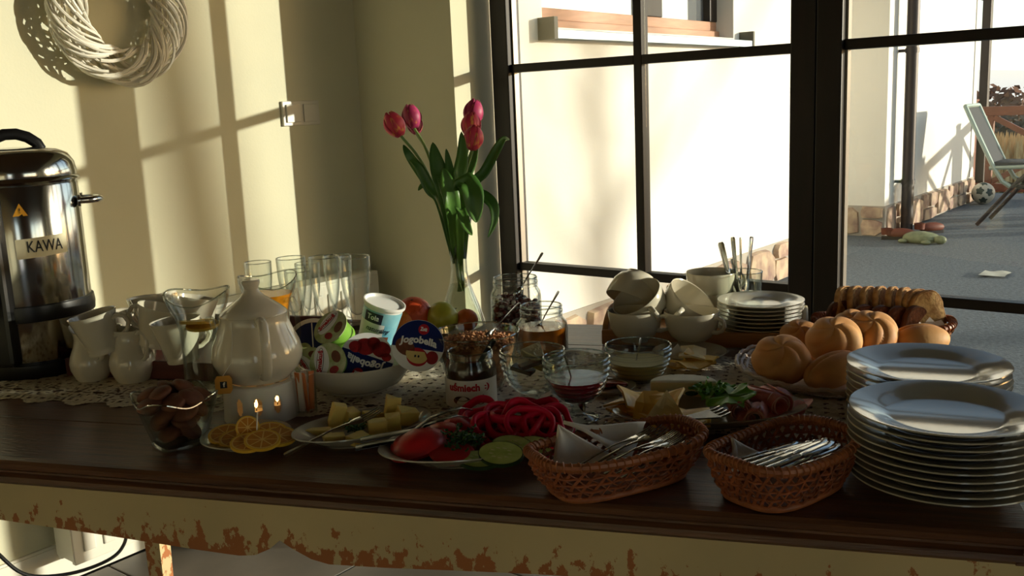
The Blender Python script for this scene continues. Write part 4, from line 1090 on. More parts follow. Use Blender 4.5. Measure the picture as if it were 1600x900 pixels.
def jogo(c, nrm, roll, r, label, fruit):
    t, l = pot(c, nrm, roll, r, .062, label, m_pot, m_whp)
    pr_(l, seg_poly(r*1.005, -r*.12, r*1.0), m_blue, .0005)
    pr_(l, ell(r*.12, r*.66, r*.21, r*.21), m_redp, .0008)
    tx(l, 'Zott', r*.20, r*.27, r*.12, r*.66, m_whp, z=.0012)
    tx(l, 'Jogobella', r*.38, r*1.46, 0, r*.22, m_whp, z=.0011, curve=5.0, bold=.0006)
    if fruit == 'apple':
        pr_(l, ell(-r*.48, -r*.12, r*.42, r*.30, ph=-.5), m_brwn, .0008); pr_(l, ell(r*.62, -r*.40, r*.24, r*.26), m_straw, .0008)
        pr_(l, ell(r*.05, -r*.45, r*.42, r*.36, ph=-.2), m_redp, .0008); pr_(l, ell(r*.02, -r*.36, r*.44, r*.34, 24, -.25, PI, 2*PI)+[(r*.3, -r*.22)], m_apple, .0011)
        for x in (-.03, .1): pr_(l, ell(r*x, -r*.42, r*.035, r*.05), m_navy, .0014)
    else:
        for x, y, a in ((-.4, -.5, .42), (.2, -.42, .44), (.55, -.3, .3), (-.05, -.66, .3), (-.68, -.28, .22)): pr_(l, ell(r*x, r*y, r*a*.85, r*a*.75), m_straw, .0008)
    return t
def ond(px, py, D): return CAM + (FWD + RGT*((px-800)/FOC) - UPV*((py-450)/FOC))*D
c1 = ond(653, 540, 1.545); jogo(c1, tocam(c1, .22, -.10), -.19, .0412, 'yogurt pot with dark blue apple lid at the right of the white bowl', 'apple')
c2 = ond(573, 560, 1.585); jogo(c2, tocam(c2, .35, 0), PI-.42, .0435, 'yogurt pot with upside down blue and red lid at the front of the bowl', 'straw')
c6 = ond(488, 534, 1.70); t6, l6 = pot(c6, tocam(c6, .45, -.15), .1, .044, .06, 'large pot with dark blue lid and white rim at the bowl left back', m_pot, m_whp)
pr_(l6, ell(0, 0, .037, .037), m_blue, .0006); pr_(l6, [(-.001, -.037), (.001, -.037), (.003, .036), (.001, .036)], m_whp, .0009); pr_(l6, ell(-.015, -.012, .012, .012), m_lim, .0009)
def small(c, nrm, roll, label, r=.031):
    t, l = pot(c, nrm, roll, r, .042, label, m_grn, m_lim, r*.8)
    pr_(l, ell(-.35*r, .1*r, r*.42, r*.8, ph=.2), m_whp, .0005); pr_(l, ell(.45*r, .3*r, r*.24, r*.34, ph=.5), m_brwn, .0006); pr_(l, ell(.4*r, -.4*r, r*.26, r*.2, ph=.3), m_straw, .0006)
    pr_(l, ell(-.42*r, .05*r, r*.20, r*.72), m_navy, .0008); pr_(l, ell(-.42*r, .05*r, r*.17, r*.69), m_whp, .0010)
    tx(l, 'Smakuś', r*.34, r*1.15, -.42*r, .05*r, m_redp, rot=PI/2, z=.0014)
    return t
c4 = ond(516, 511, 1.625); small(c4, tocam(c4, .75, -.75), -.5, 'small green pot tilted on top, its fruit lid facing up left')
c5 = ond(512, 566, 1.565); small(c5, tocam(c5, .2, -.45), .05, 'small green pot standing on edge at the left front of the bowl')
c7 = ond(484, 566, 1.625); small(c7, tocam(c7, .5, -.2), .6, 'small green pot half hidden behind the white teapot', .027)
# tall white natural yogurt tub
c3 = ond(601, 473, 1.70); up3 = (UPV + RGT*.30 + (-FWD)*.32)
t3 = thing('yogurt_tub', 'tall white and pale blue yogurt tub standing tilted at the back of the bowl', 'yogurt pot', c3, (axes(*(lambda z: (lambda x: (x, z.cross(x), z))((RGT - z*RGT.dot(z)).normalized()))(up3.normalized())).to_3x3()), 'yogurt pots in the white bowl')
R1, R2, H3 = .0365, .0290, .083
tub = obj('tub', G().lathe([(0, -H3), (R2, -H3), (R1-.002, -.006), (R1-.001, -.003), (R1, -.003), (R1, 0), (R1-.003, 0), (R1-.003, -.004), (0, -.004)], 48), m_pot, t3)
obj('lid', G().lathe([(0, -.002), (R1-.004, -.002), (R1-.001, .0025), (R1+.0012, .0025), (R1+.0012, -.002), (R1, -.004)], 48), m_pot, t3)
def on_tub(a, z, lift=.0004):
    R_ = R1-.0015-(R1-.0015-R2)*(-z-.005)/(H3-.005)+lift
    return (R_*math.cos(a), R_*math.sin(a), z)
def tub_patch(a0, a1, z0, z1, mt, lift=.0004, n=12): return obj('print', G().sheet(lambda u, v: on_tub(a0+(a1-a0)*u, z0+(z1-z0)*v, lift), n, 4), mt, tub)
A3 = -PI/2
tub_patch(A3-1.5, A3+1.5, -.080, -.008, m_ltb)
tub_patch(A3-1.3, A3+.35, -.080, -.030, m_whp, .0006); tub_patch(A3-1.2, A3+.5, -.0805, -.068, m_grn, .0008); tub_patch(A3+.25, A3+.75, -.064, -.052, m_brwn, .0010)
tub_patch(A3-.85, A3+.15, -.030, -.011, m_navy, .0009)
def tub_text(body, size, width, a, z, mt, shear=0.0, bold=.0003):
    me = lettering(body, size, width, bold, shear)
    return obj('lettering', map_mesh(me, lambda c: V(on_tub(a+c.x/(R1-.003), z+c.y, .0014+c.z))), mt, tub, smooth=False)
tub_text('Tola', .013, .022, A3-.35, -.020, m_whp); tub_text('naturalny', .0125, .044, A3+.05, -.041, m_navy, .25, 0)

# ------------------------------------------------------------------ fruit
m_gf = mat('grapefruit_skin', (226, 92, 44), .4, rgb2=(206, 66, 40), vscale=18, bump=.25, bscale=260)
m_ora = mat('orange_skin', (232, 134, 36), .4, bump=.3, bscale=260); m_tan = mat('tangerine_skin', (222, 106, 36), .4, bump=.3, bscale=240)
m_app = mat('green_yellow_apple_skin', (196, 190, 70), .28, rgb2=(170, 176, 60), vscale=10)
def fruit(name, px, py, r, mt, label, cat, fn=None, rot=0, dz=0):
    p = at(px, py, r+dz); t = thing(name, label, cat, p, rot, 'fruit behind the yogurt bowl')
    obj('skin', G().sph((0, 0, 0), (r, r, r*.95), 32, 20, fn=fn), mt, t)
    return t
t = fruit('grapefruit', 646, 492, .040, m_gf, 'large red orange grapefruit behind the tall yogurt tub', 'grapefruit')
obj('navel', G().lathe([(0, .0), (.003, 0), (.002, .0012), (0, .001)], 12, move(.010, -.012, .0345)), m_cd, t)
t = fruit('orange', 627, 503, .031, m_ora, 'bright orange between the yogurt tub and the grapefruit', 'orange')
obj('navel', G().lathe([(0, .0), (.0025, 0), (.0015, .001), (0, .0008)], 12, move(0, 0, .029)), m_cd, t)
afn = lambda t, p_, d: (1 - .30*math.exp(-(t/.30)**2) - .16*math.exp(-((PI-t)/.28)**2) + .035*math.cos(5*p_)*(.3+max(0, -math.cos(t))))*(1.03+.05*math.cos(t))
t = fruit('apple', 691, 497, .033, m_app, 'yellow green apple with its stalk hollow turned to the right front', 'apple', afn, (-.75, .75, .2))
obj('stalk', G().tube([(0, 0, .020), (.001, 0, .030), (.004, .001, .037)], [.0010, .0010, .0014], 6), m_cd, t)
t = fruit('tangerine', 729, 500, .0245, m_tan, 'tangerine right of the apple behind the granola bowl', 'tangerine')
obj('navel', G().lathe([(0, .0), (.0025, 0), (.0015, .001), (0, .0008)], 12, move(0, 0, .023)), m_cd, t)

# ------------------------------------------------------------------ vase of tulips
VB = at(722, 508)
vz = thing('vase', 'clear glass flask vase with long flared neck holding the tulips', 'vase', VB, 0)
vo = [(0, 0), (.048, 0), (.0505, .004), (.049, .012), (.041, .04), (.030, .068), (.0215, .094), (.0175, .118), (.0175, .145), (.021, .175), (.028, .21), (.0345, .235)]
vi = [(.033, .235), (.0265, .21), (.0195, .175), (.016, .145), (.016, .118), (.020, .094), (.0285, .068), (.0395, .04), (.0475, .013), (.046, .008), (0, .008)]
obj('body', G().lathe(vo+vi, 56), m_glass, vz)
obj('water', G().lathe([(0, .0085), (.046, .0085), (.0468, .013), (.0388, .04), (.028, .068), (.0203, .09), (0, .09)], 40), m_water, vz)
m_pet = mat('tulip_petal', (214, 62, 92), .5, rgb2=(240, 170, 90), vscale=14, stretch=(8, 8, 1.0), lo=.36, hi=.46, sss=.3)
m_pet2 = mat('tulip_petal_purple', (176, 52, 98), .5, rgb2=(226, 130, 90), vscale=14, stretch=(8, 8, 1.0), lo=.34, hi=.44, sss=.3)
m_tst = mat('tulip_stem', (116, 146, 78), .45, sss=.1); m_tlf = mat('tulip_leaf', (92, 134, 58), .38, rgb2=(62, 104, 44), vscale=14, stretch=(1, 1, .3), sss=.05)
Y3 = VB + V((0, 0, .145))
def depthpt(px, py, off=0.0):
    """point at the vase's own distance (plus off metres further)"""
    D0 = (VB+V((0, 0, .2))-CAM).dot(FWD)+off
    return ond(px, py, D0)
def petal(mt, par, hgt, wid, a, open_, inner):
    def fn(u, v):
        w = wid*math.sin(PI*min(.98, (.16+.84*u)))**.7*(1-.15*u); x = (2*v-1)*w
        rr = (.44*hgt*math.sin(PI*min(1, u*.84+.08))**.75)*(.82 if inner else .95) + .003*u*open_
        an = a + x/max(rr, .006)*.62
        return (rr*math.cos(an), rr*math.sin(an), hgt*u)
    return obj('petal', G().sheet(fn, 9, 6), mt, par, solid=.0008)
def tulip(px, py, hgt, label, mt, tiltdir, mid, off=0.0, leaves=()):
    head = depthpt(px, py, off)                                   # centre of the bloom
    base = VB + V((rnd.uniform(-.008, .008), rnd.uniform(-.008, .008), .075))
    neck = Y3 + V((rnd.uniform(-.009, .009), rnd.uniform(-.009, .009), 0))
    top = VB + (head-VB)*.0; m1 = depthpt(*mid, off*.6)
    ax = (head-m1).normalized()*.6 + V((0, 0, .6)) + RGT*tiltdir; ax.normalize()
    foot = head - ax*hgt*.5
    t = thing('tulip', label, 'flower', base, 0, 'tulips in the vase')
    P_ = [base, neck, m1, foot]
    pts = []
    for i in range(3):
        a_, b_ = P_[i], P_[i+1]; p0 = P_[i-1] if i else a_; p3 = P_[i+2] if i < 2 else b_
        for k in range(8):
            u = k/8
            pts.append(.5*((2*a_)+(b_-p0)*u+(2*p0-5*a_+4*b_-p3)*u*u+(-p0+3*a_-3*b_+p3)*u**3))
    pts.append(foot)
    obj('stem', G().tube([p_-base for p_ in pts], .0030, 8), m_tst, t)
    bl = obj('bloom', G().lathe([(0, 0), (.004, .0005), (.006, .003), (.003, .004), (0, .0045)], 12), m_tst, t, foot-base, basis_for(ax, rnd.uniform(0, 6)).to_euler())
    for k in range(6):
        petal(mt, bl, hgt*(1 if k % 2 else .96), hgt*.50, 2*PI*k/6, 0.0, k % 2)
    return t
def leafb(par, base, pts, w, fold=.35):
    """a long tulip leaf along pts (world points)"""
    pp_ = []
    n = len(pts)
    for i in range(n-1):
        a_, b_ = V(pts[i]), V(pts[i+1]); p0 = V(pts[i-1]) if i else a_; p3 = V(pts[i+2]) if i < n-2 else b_
        for k in range(6):
            u = k/6; pp_.append(.5*((2*a_)+(b_-p0)*u+(2*p0-5*a_+4*b_-p3)*u*u+(-p0+3*a_-3*b_+p3)*u**3))
    pp_.append(V(pts[-1])); N_ = len(pp_)
    v = []; f = []
    view = (CAM-pp_[N_//2]).normalized()
    for i, p_ in enumerate(pp_):
        t_ = (pp_[min(i+1, N_-1)]-pp_[max(i-1, 0)]).normalized()
        s_ = t_.cross(view + V((.25*math.sin(i*.3), .2, .3))).normalized(); nn_ = s_.cross(t_)
        u = i/(N_-1); ww = w*(math.sin(PI*min(1, .12+.88*u))**.8)*(1 if u < .97 else .4)
        for j in range(5):
            k_ = j/2-1; v.append(p_ + s_*ww*k_ + nn_*ww*fold*abs(k_) - base)
    for i in range(N_-1):
        for j in range(4): f.append((5*i+j, 5*i+j+1, 5*i+6+j, 5*i+5+j))
    return obj('leaf', G().add([tuple(x) for x in v], f), m_tlf, par, solid=.0008)
D_ = depthpt
t1 = tulip(616, 194, .056, 'leftmost tulip, pink and orange bloom leaning left', m_pet, -.25, (668, 270), -.03)
t2 = tulip(643, 182, .054, 'dark pink tulip just right of the leftmost one', m_pet2, -.02, (672, 250), .05)
t2b = tulip(648, 194, .044, 'purple pink tulip bloom half hidden behind the two left tulips', m_pet2, .02, (678, 262), .09)
t3_ = tulip(740, 175, .056, 'topmost dark pink tulip of the right hand trio', m_pet2, .1, (726, 270), .06)
t4 = tulip(736, 195, .054, 'middle tulip of the right hand trio, pink with yellow edges', m_pet, .0, (722, 280), .01)
t5 = tulip(740, 215, .052, 'lowest tulip of the right hand trio, orange red with yellow edges', m_pet, .02, (722, 300), -.05)
b_ = lambda t: t.location
nk = lambda dx, dz=0: Y3 + RGT*dx + V((0, 0, dz))
leafb(t1, b_(t1), [nk(-.006), D_(690, 320), D_(668, 285), D_(640, 245, -.03), D_(630, 226, -.03)], .013)
leafb(t1, b_(t1), [nk(-.008, -.01), D_(688, 318, -.03), D_(672, 296, -.04), D_(655, 262, -.05), D_(640, 250, -.05)], .013)
leafb(t2, b_(t2), [nk(-.004), D_(698, 310, -.05), D_(684, 262, -.06), D_(676, 222, -.06)], .020)
leafb(t2, b_(t2), [nk(-.002), D_(700, 300, .06), D_(684, 258, .08), D_(668, 190+50, .08)], .014)
leafb(t3_, b_(t3_), [nk(.004), D_(720, 300, .05), D_(738, 250, .06), D_(746, 205, .06)], .013)
leafb(t3_, b_(t3_), [nk(.006), D_(734, 300, -.02), D_(758, 268, -.03), D_(775, 236, -.03), D_(786, 218, -.03), D_(796, 218, -.02)], .011)
leafb(t4, b_(t4), [nk(.002, .01), D_(716, 290, -.06), D_(722, 245, -.06), D_(721, 205, -.06)], .014)
leafb(t4, b_(t4), [nk(0, .02), D_(706, 300, -.07), D_(702, 262, -.07), D_(697, 232, -.07)], .010)
leafb(t5, b_(t5), [nk(.006, .0), D_(722, 292, -.08), D_(738, 300, -.10), D_(742, 330, -.10), D_(744, 348, -.10)], .022)
leafb(t5, b_(t5), [nk(.008, .0), D_(730, 305, -.04), D_(752, 305, -.06), D_(770, 320, -.07), D_(772, 345, -.07), D_(762, 372, -.07)], .012)
leafb(t5, b_(t5), [nk(.002, -.02), D_(718, 330, -.08), D_(728, 352, -.10), D_(738, 368, -.10)], .012)
leafb(t2b, b_(t2b), [nk(-.003), D_(706, 325, -.08), D_(700, 290, -.09), D_(692, 262, -.09)], .018)
leafb(t2b, b_(t2b), [nk(-.006), D_(684, 310, .05), D_(664, 290, .06), D_(653, 298, .06)], .009)
# ------------------------------------------------------------------ granola bowl
GB = at(748, 609)
gb = thing('granola_bowl', 'clear glass bowl of crunchy brown granola behind the chocolate spread jar', 'bowl', GB, 0)
go = [(0, 0), (.036, 0), (.040, .003), (.056, .035), (.0665, .07), (.0715, .097)]
obj('body', G().lathe(go+[(.0715, .0985), (.0695, .0985), (.0645, .07), (.054, .036), (.038, .0075), (0, .006)], 56), m_glass, gb)
rim_highlight(gb, .0705, .0988, .0014)
m_gran = mat('granola', (206, 150, 98), .7, rgb2=(136, 84, 52), vscale=55, lo=.4, hi=.6)
q = random.Random(21); g = G()
for k in range(1500):
    z = .008+.084*q.random()**.8; R_ = .0370+(z/.097)*.0300
    r_ = R_*(math.sqrt(q.random()) if z > .068 else q.uniform(.80, .97)); a = q.uniform(0, 2*PI)
    if z > .068: z = .081+.014*(1-r_/R_)+q.uniform(-.003, .004)
    s_ = q.uniform(.0022, .0050)
    vv = [V((q.gauss(0, 1), q.gauss(0, 1), q.gauss(0, 1))).normalized()*s_*q.uniform(.7, 1.2) for _ in range(1)]
    c = V((r_*math.cos(a), r_*math.sin(a), z)); M_ = move(*c) @ Matrix.Rotation(q.uniform(0, 6), 4, V((q.gauss(0, 1), q.gauss(0, 1), q.gauss(0, 1))))
    e = s_*.8
    g.add([(e*q.uniform(.7, 1.5), 0, 0), (-e*q.uniform(.7, 1.5), 0, 0), (0, e, 0), (0, -e, 0), (0, 0, e*.8), (0, 0, -e*.8)], [(0,2,4), (2,1,4), (1,3,4), (3,0,4), (2,0,5), (1,2,5), (3,1,5), (0,3,5)], M_)
g.lathe([(0, .008), (.034, .009), (.050, .036), (.0625, .074), (.045, .083), (0, .088)], 32)
tag(obj('granola', g, m_gran, None, GB, smooth=False), 'crunchy brown granola heaped in the clear glass bowl', 'granola', kind='stuff')
DD = lambda p: (V(p)-CAM).dot(FWD)
lay('spoon', ond(812, 474, DD(GB)+.02), GB+V((.012, .006, .080)), 'steel spoon leaning out of the granola bowl to the right', roll=PI/2-.2)

# ------------------------------------------------------------------ jars
def jar(name, p, r, hgt, label, neck=.80, neck_h=.20):
    t = thing(name, label, 'jar', p, facing(p))
    nk_ = r*neck; zn = hgt*(1-neck_h)
    o = [(0, .002), (r*.8, 0), (r*.95, .003), (r, .010), (r, zn-.018), (r*.97, zn-.008), (nk_*1.03, zn), (nk_, zn+.003)]
    for k in range(3):
        z = zn+.004+(hgt-zn-.008)*k/3; o += [(nk_, z), (nk_+.0016, z+.0018), (nk_, z+.0036)]
    o += [(nk_, hgt-.003), (nk_+.0012, hgt-.0015), (nk_, hgt)]
    i_ = [(nk_-.0025, hgt), (nk_-.003, zn+.003), (r*.94, zn-.009), (r-.003, zn-.019), (r-.003, .012), (r*.9, .006), (0, .005)]
    obj('body', G().lathe(o+i_, 56), m_glass, t)
    rim_highlight(t, nk_-.0008, hgt, .0014); rim_highlight(t, nk_+.0008, hgt-.010, .0010)
    return t
# big preserving jar with dried fruit
P6 = at(808, 512); j6 = jar('preserving_jar', P6, .053, .108, 'large open glass jar with dried red fruit, behind the honey jar', .86, .2)
m_df = [mat('dried_cranberry', (110, 34, 34), .5, var=.3, vscale=60), mat('yogurt_raisin', (226, 220, 206), .4)]
q = random.Random(31); gA, gB = G(), G()
for k in range(420):
    z = .008+.050*q.random(); a = q.uniform(0, 2*PI); r_ = .048*math.sqrt(q.uniform(.5, 1)) if z < .05 else .046*math.sqrt(q.random())
    if z > .05: z = .054+.010*math.cos(a-PI)*r_/.046+q.uniform(-.003, .005)
    (gB if (k % 4 == 0) else gA).sph((r_*math.cos(a), r_*math.sin(a), z), (q.uniform(.004, .007), q.uniform(.004, .006), q.uniform(.003, .0045)), 8, 5)
t = tag(obj('dried_fruit', gA, m_df[0], None, P6), 'dark red dried cranberries filling the large glass jar', 'dried fruit', kind='stuff')
t = tag(obj('coated_raisins', gB, m_df[1], None, P6), 'white coated raisins among the dried fruit in the large jar', 'raisins', kind='stuff')
lay('spoon', ond(849, 395, DD(P6)), P6+V((-.006, .004, .055)), 'steel spoon standing in the large jar of dried fruit', roll=PI/2-.2)
# honey
P7 = at(848, 552); j7 = jar('honey_jar', P7, .0485, .092, 'open glass jar of amber honey behind the glass dessert bowls', .80, .24)
m_honey = mat('honey', (196, 110, 24), .1, trans=.55, spec=.6)
obj('honey', G().lathe([(0, .0055), (.043, .0055), (.0452, .012), (.0452, .052), (0, .052)], 40), m_honey, j7)
lay('spoon', ond(874, 455, DD(P7)+.01), P7+V((-.012, -.006, .030)), 'thin steel spoon leaning out of the honey jar to the right', roll=PI/2)
# chocolate spread
P8 = at(738, 632); j8 = jar('spread_jar', P8, .0405, .088, 'open jar of chocolate spread with white label in front of the granola', .86, .15)
m_choc = mat('chocolate_spread', (62, 34, 22), .3); m_lab = mat('white_paper_label', (226, 220, 212), .55)
obj('spread', G().lathe([(0, .0055), (.034, .0055), (.0372, .012), (.0372, .062), (.030, .064), (.012, .058), (0, .060)], 40), m_choc, j8)
lb8 = obj('label', cyl_patch(.0409, -PI/2-1.5, -PI/2+1.3, .006, .050, 40), m_lab, j8)
obj('lettering', wrap(lettering('uśmiech', .0155, .051, .0006), .0413, .0385, -PI/2-.30), m_redp, lb8, smooth=False)
obj('lettering', wrap(lettering(':)', .0125, .009, .0003), .0413, .039, -PI/2+.62), m_redp, lb8, smooth=False)
def on_jar(poly, mt, R_=.0411):
    return obj('print', G().add([(R_*math.cos(-PI/2+x/R_), R_*math.sin(-PI/2+x/R_), z) for x, z in poly], [tuple(range(len(poly)))]), mt, lb8, smooth=False)
on_jar(ell(-.016, .018, .015, .007), m_brwn); on_jar(ell(-.016, .0215, .012, .004), m_choc, .0413); on_jar(ell(.014, .016, .007, .0045), m_brwn); on_jar(ell(.018, .021, .003, .006), m_navy, .0413)
on_jar([(-.03, .008), (.03, .008), (.03, .010), (-.03, .010)], m_apple)
o = lay('knife', ond(773, 531, DD(P8)), P8+V((-.012, 0, .030)), 'dark handled knife stuck in the chocolate spread jar', sc=.55, roll=PI/2)
for ch in o.children:
    if ch.name.startswith('handle'):
        ch.data = ch.data.copy(); ch.data.materials.clear(); ch.data.materials.append(m_black)

# ------------------------------------------------------------------ ribbed glass dessert bowls
def dessert(p, label, r=.0495, foot=True, hgt=.094):
    t = thing('dessert_bowl', label, 'bowl', p, 0, 'ribbed glass dessert bowls')
    zb = .026 if foot else .0
    o = [(0, .0), (.029, 0), (.031, .0015), (.030, .004), (.014, .008), (.009, .012), (.0085, .020), (.012, .024)] if foot else [(0, 0), (.020, 0), (.022, .003)]
    n = 40
    for k in range(1, n+1):
        u = k/n; rr = (.010 if foot else .022)+(r-(.010 if foot else .022))*math.sin(u*PI/2)**.85; z = zb+(hgt-zb)*(1-math.cos(u*PI/2))**.9 if foot else .003+(hgt-.003)*(1-math.cos(u*PI/2))**.9
        rib = .0016*math.sin(u*62) if u > .42 else 0
        o.append((rr+rib, z))
    o += [(r, hgt+.001), (r-.002, hgt+.001)]
    i_ = []
    for k in range(n, 0, -1):
        u = k/n; rr = (.010 if foot else .022)+(r-(.010 if foot else .022))*math.sin(u*PI/2)**.85; z = zb+(hgt-zb)*(1-math.cos(u*PI/2))**.9 if foot else .003+(hgt-.003)*(1-math.cos(u*PI/2))**.9
        i_.append((max(.001, rr-.0028), z+.002))
    obj('body', G().lathe(o+i_+[(0, i_[-1][1])], 56), m_glass2, t)
    rim_highlight(t, r-.001, hgt+.001, .0013)
    if foot: rim_highlight(t, .0305, .0022, .0013)
    return t
def fill(p, zs, mt, name, label, cat):
    return tag(obj(name, G().lathe(zs, 40), mt, None, p), label, cat, kind='stuff')
P9 = at(835, 640); dessert(P9, 'ribbed glass dessert bowl with foil portions, left of the jam bowl')
m_foil = mat('crumpled_foil', (226, 218, 176), .28, .75, bump=1.0, bscale=140); m_dsac = mat('dark_tea_sachet', (66, 52, 34), .5, var=.3, vscale=50)
o = obj('foil_wedge', G().prism([(-.024, -.010), (.022, -.014), (-.006, .020)], 0, .013), m_foil, None, P9+V((.006, .004, .084)), (.5, .35, .3), smooth=False, bevel=.002); tag(o, 'foil wrapped cheese wedge on top in the left ribbed bowl', 'cheese portion')
for k, (x, y, z, a) in enumerate(((-.012, -.01, .062, .3), (.012, .008, .066, 1.5), (.0, .014, .074, 2.4), (.008, -.014, .074, .9))):
    o = obj('foil_portion', G().prism([(-.017, -.012), (.017, -.012), (.017, .012), (-.017, .012)], 0, .006), m_dsac if k != 1 else mat('gold_foil', (150, 130, 60), .35, .7), None, P9+V((x, y, z)), (.2*math.sin(k*2), .25*math.cos(k), a), smooth=False, bevel=.001)
    tag(o, ('dark wrapped portion at the left front in the left ribbed bowl', 'gold wrapped portion in the left ribbed bowl', 'dark wrapped portion at the back in the left ribbed bowl', 'dark wrapped portion at the right front in the left ribbed bowl')[k], 'portion', 'wrapped portions in the left ribbed bowl')
PA = at(903, 655); dessert(PA, 'ribbed glass dessert bowl of dark red jam on a foot')
m_jam = mat('dark_red_jam', (128, 16, 28), .12, spec=.6, sss=.1)
fill(PA, [(0, .028), (.010, .028), (.024, .032), (.036, .045), (.043, .062), (.044, .064), (0, .064)], m_jam, 'jam', 'dark red jam filling the middle ribbed glass bowl', 'jam')
o = lay('spoon', ond(884, 556, DD(PA)), PA+V((.004, 0, .040)), 'dark handled spoon standing in the red jam', sc=.5, roll=PI/2)
for ch in o.children: 
    if ch.name.startswith('handle'): ch.data = ch.data.copy(); ch.data.materials.clear(); ch.data.materials.append(m_dsteel)
PB = at(998, 596)
dessert(PB, 'low ribbed glass bowl of pale mustard behind the cheese platter', .0545, False, .062)
m_mus = mat('pale_mustard', (186, 160, 84), .45, bump=.4, bscale=60)
fill(PB, [(0, .0055), (.026, .006), (.038, .014), (.0455, .026), (.0485, .034), (.046, .037), (.02, .033), (0, .035)], m_mus, 'mustard', 'pale mustard in the low ribbed glass bowl', 'mustard')
lay('spoon', ond(1003, 528, DD(PB)), PB+V((-.004, 0, .014)), 'small spoon standing upright in the mustard bowl', sc=.55, roll=PI/2)

# ------------------------------------------------------------------ small plate with red slices, cheese plate behind
p = at(950, 612); plate('side_plate', p, .045, 'small white plate with red salami half hidden behind the jam bowl', 'side plates', h=.012)
m_sal = mat('red_salami', (158, 44, 44), .45, rgb2=(190, 110, 96), vscale=120)
for k, (x, y, z) in enumerate(((-.012, .006, .009), (.010, .01, .0115), (.0, -.010, .0145), (.018, -.004, .017))):
    o = obj('salami_slice', G().lathe([(0, 0), (.017, 0), (.0175, .001), (.017, .002), (0, .002)], 24), m_sal, None, p+V((x, y, z)), (.1*k-.1, .12, k)); tag(o, ('red salami slice at the left back of the small plate', 'red salami slice at the right back of the small plate', 'red salami slice at the front of the small plate', 'topmost red salami slice on the small plate')[k], 'salami slice', 'salami slices on the small plate')
CP = at(1077, 561); plate('cheese_plate', CP, .066, 'small white plate of yellow cheese slices behind the mustard bowl', 'side plates', h=.016)
m_ch = mat('yellow_cheese', (238, 194, 88), .45, var=.08, vscale=30, sss=.2); m_ch2 = mat('pale_cheese', (238, 218, 158), .45, var=.08, vscale=30, sss=.2); m_brie = mat('white_rind_cheese', (226, 220, 196), .6, var=.12, vscale=60)
def slice_(p, poly, rot, mt, label, group, curl=.0, th=.0034, name='cheese_slice'):
    n = len(poly); g = G()
    cx = sum(a for a, b in poly)/n; cy = sum(b for a, b in poly)/n
    rings = []
    v = []; f = []
    for t_ in (1, .66, .33):
        for a, b in poly: x, y = cx+(a-cx)*t_, cy+(b-cy)*t_; v.append((x, y, curl*((x-cx)**2-(y-cy)**2)*30))
    v.append((cx, cy, 0))
    for r_ in range(2):
        for k in range(n): f.append((r_*n+k, r_*n+(k+1) % n, (r_+1)*n+(k+1) % n, (r_+1)*n+k))
    for k in range(n): f.append((2*n+k, 2*n+(k+1) % n, 3*n))
    o = obj(name, g.add(v, f), mt, None, p, rot, smooth=False, solid=th)
    return tag(o, label, 'cheese slice', group)
sqp = [(-.026, -.022), (0, -.023), (.026, -.022), (.027, 0), (.026, .022), (0, .023), (-.026, .022), (-.027, 0)]
tri = [(-.024, -.018), (.0, -.018), (.026, -.016), (.014, .004), (0, .024), (-.012, .004)]
csl = [(1060, 566, .012, (.05, 0, .3), sqp, m_ch, 'cheese slice at the left of the small cheese plate'), (1090, 563, .013, (.0, .08, .8), sqp, m_ch, 'cheese slice lying lowest at the right of the small cheese plate'),
       (1078, 568, .017, (.1, .05, 1.2), sqp, m_ch, 'cheese slice in the middle of the small cheese plate'), (1096, 556, .020, (-.1, .2, .2), sqp, m_ch, 'curled cheese slice at the right back of the small cheese plate'),
       (1082, 553, .024, (.1, -.1, 2), sqp, m_ch2, 'topmost pale cheese slice of the small cheese plate'), (1056, 556, .020, (1.0, .2, .5), tri, m_brie, 'white cheese triangle standing on edge on the small cheese plate')]
for x, y, z, r_, pl, mt_, lb_ in csl: slice_(at(x, y, z), pl, r_, mt_, lb_, 'cheese slices on the small cheese plate', .25)

# ------------------------------------------------------------------ platter of cheese, lettuce and ham
PL, pc, prr, pang = oval('platter', (957, 643), (1260, 628), .52, 'long oval white platter of cheese, green lettuce and ham rolls', group='oval serving plates', h=.022)
pls = [(985, 640, .014, (.1, .1, .2), tri, m_ch, 'cheese slice at the left front of the platter'), (1003, 625, .024, (.3, .25, .9), sqp, m_ch, 'square cheese slice tilted at the left back of the platter'),
       (1012, 645, .018, (.2, -.1, 1.8), tri, m_ch, 'cheese slice in the left front heap of the platter'), (1030, 632, .030, (.5, -.2, .1), sqp, m_ch, 'cheese slice at the top of the left heap on the platter'),
       (1040, 640, .034, (1.0, .1, facing(at(1040, 640))), tri, m_ch2, 'pale cheese triangle standing up in the left heap on the platter'), (1048, 655, .016, (.1, .1, 2.4), sqp, m_ch, 'cheese slice at the front middle of the platter'),
       (1072, 650, .018, (.15, .1, .5), sqp, m_ch, 'cheese slice beneath the white rind cheese on the platter'), (975, 628, .018, (.1, .2, 2.2), tri, m_ch, 'cheese slice at the far left of the platter'), (1060, 667, .014, (.05, 0, .2), sqp, m_ch, 'cheese slice at the platter front edge by the server')]
for x, y, z, r_, pl, mt_, lb_ in pls: slice_(at(x, y, z+.004), [(a_*1.25, b_*1.25) for a_, b_ in pl], r_, mt_, lb_, 'cheese slices on the platter', .25)
br_ = thing('rind_cheese', 'half round of white rind cheese in the middle of the platter', 'cheese', at(1068, 622, .012), pang-.2)
hp = [(-.050, -.010), (.050, -.010)]+[(.050*math.cos(a), -.010+.040*math.sin(a)) for a in [PI*k/14 for k in range(1, 14)]]
obj('rind', G().prism(hp, 0, .030), m_brie, br_, smooth=False, bevel=.004)
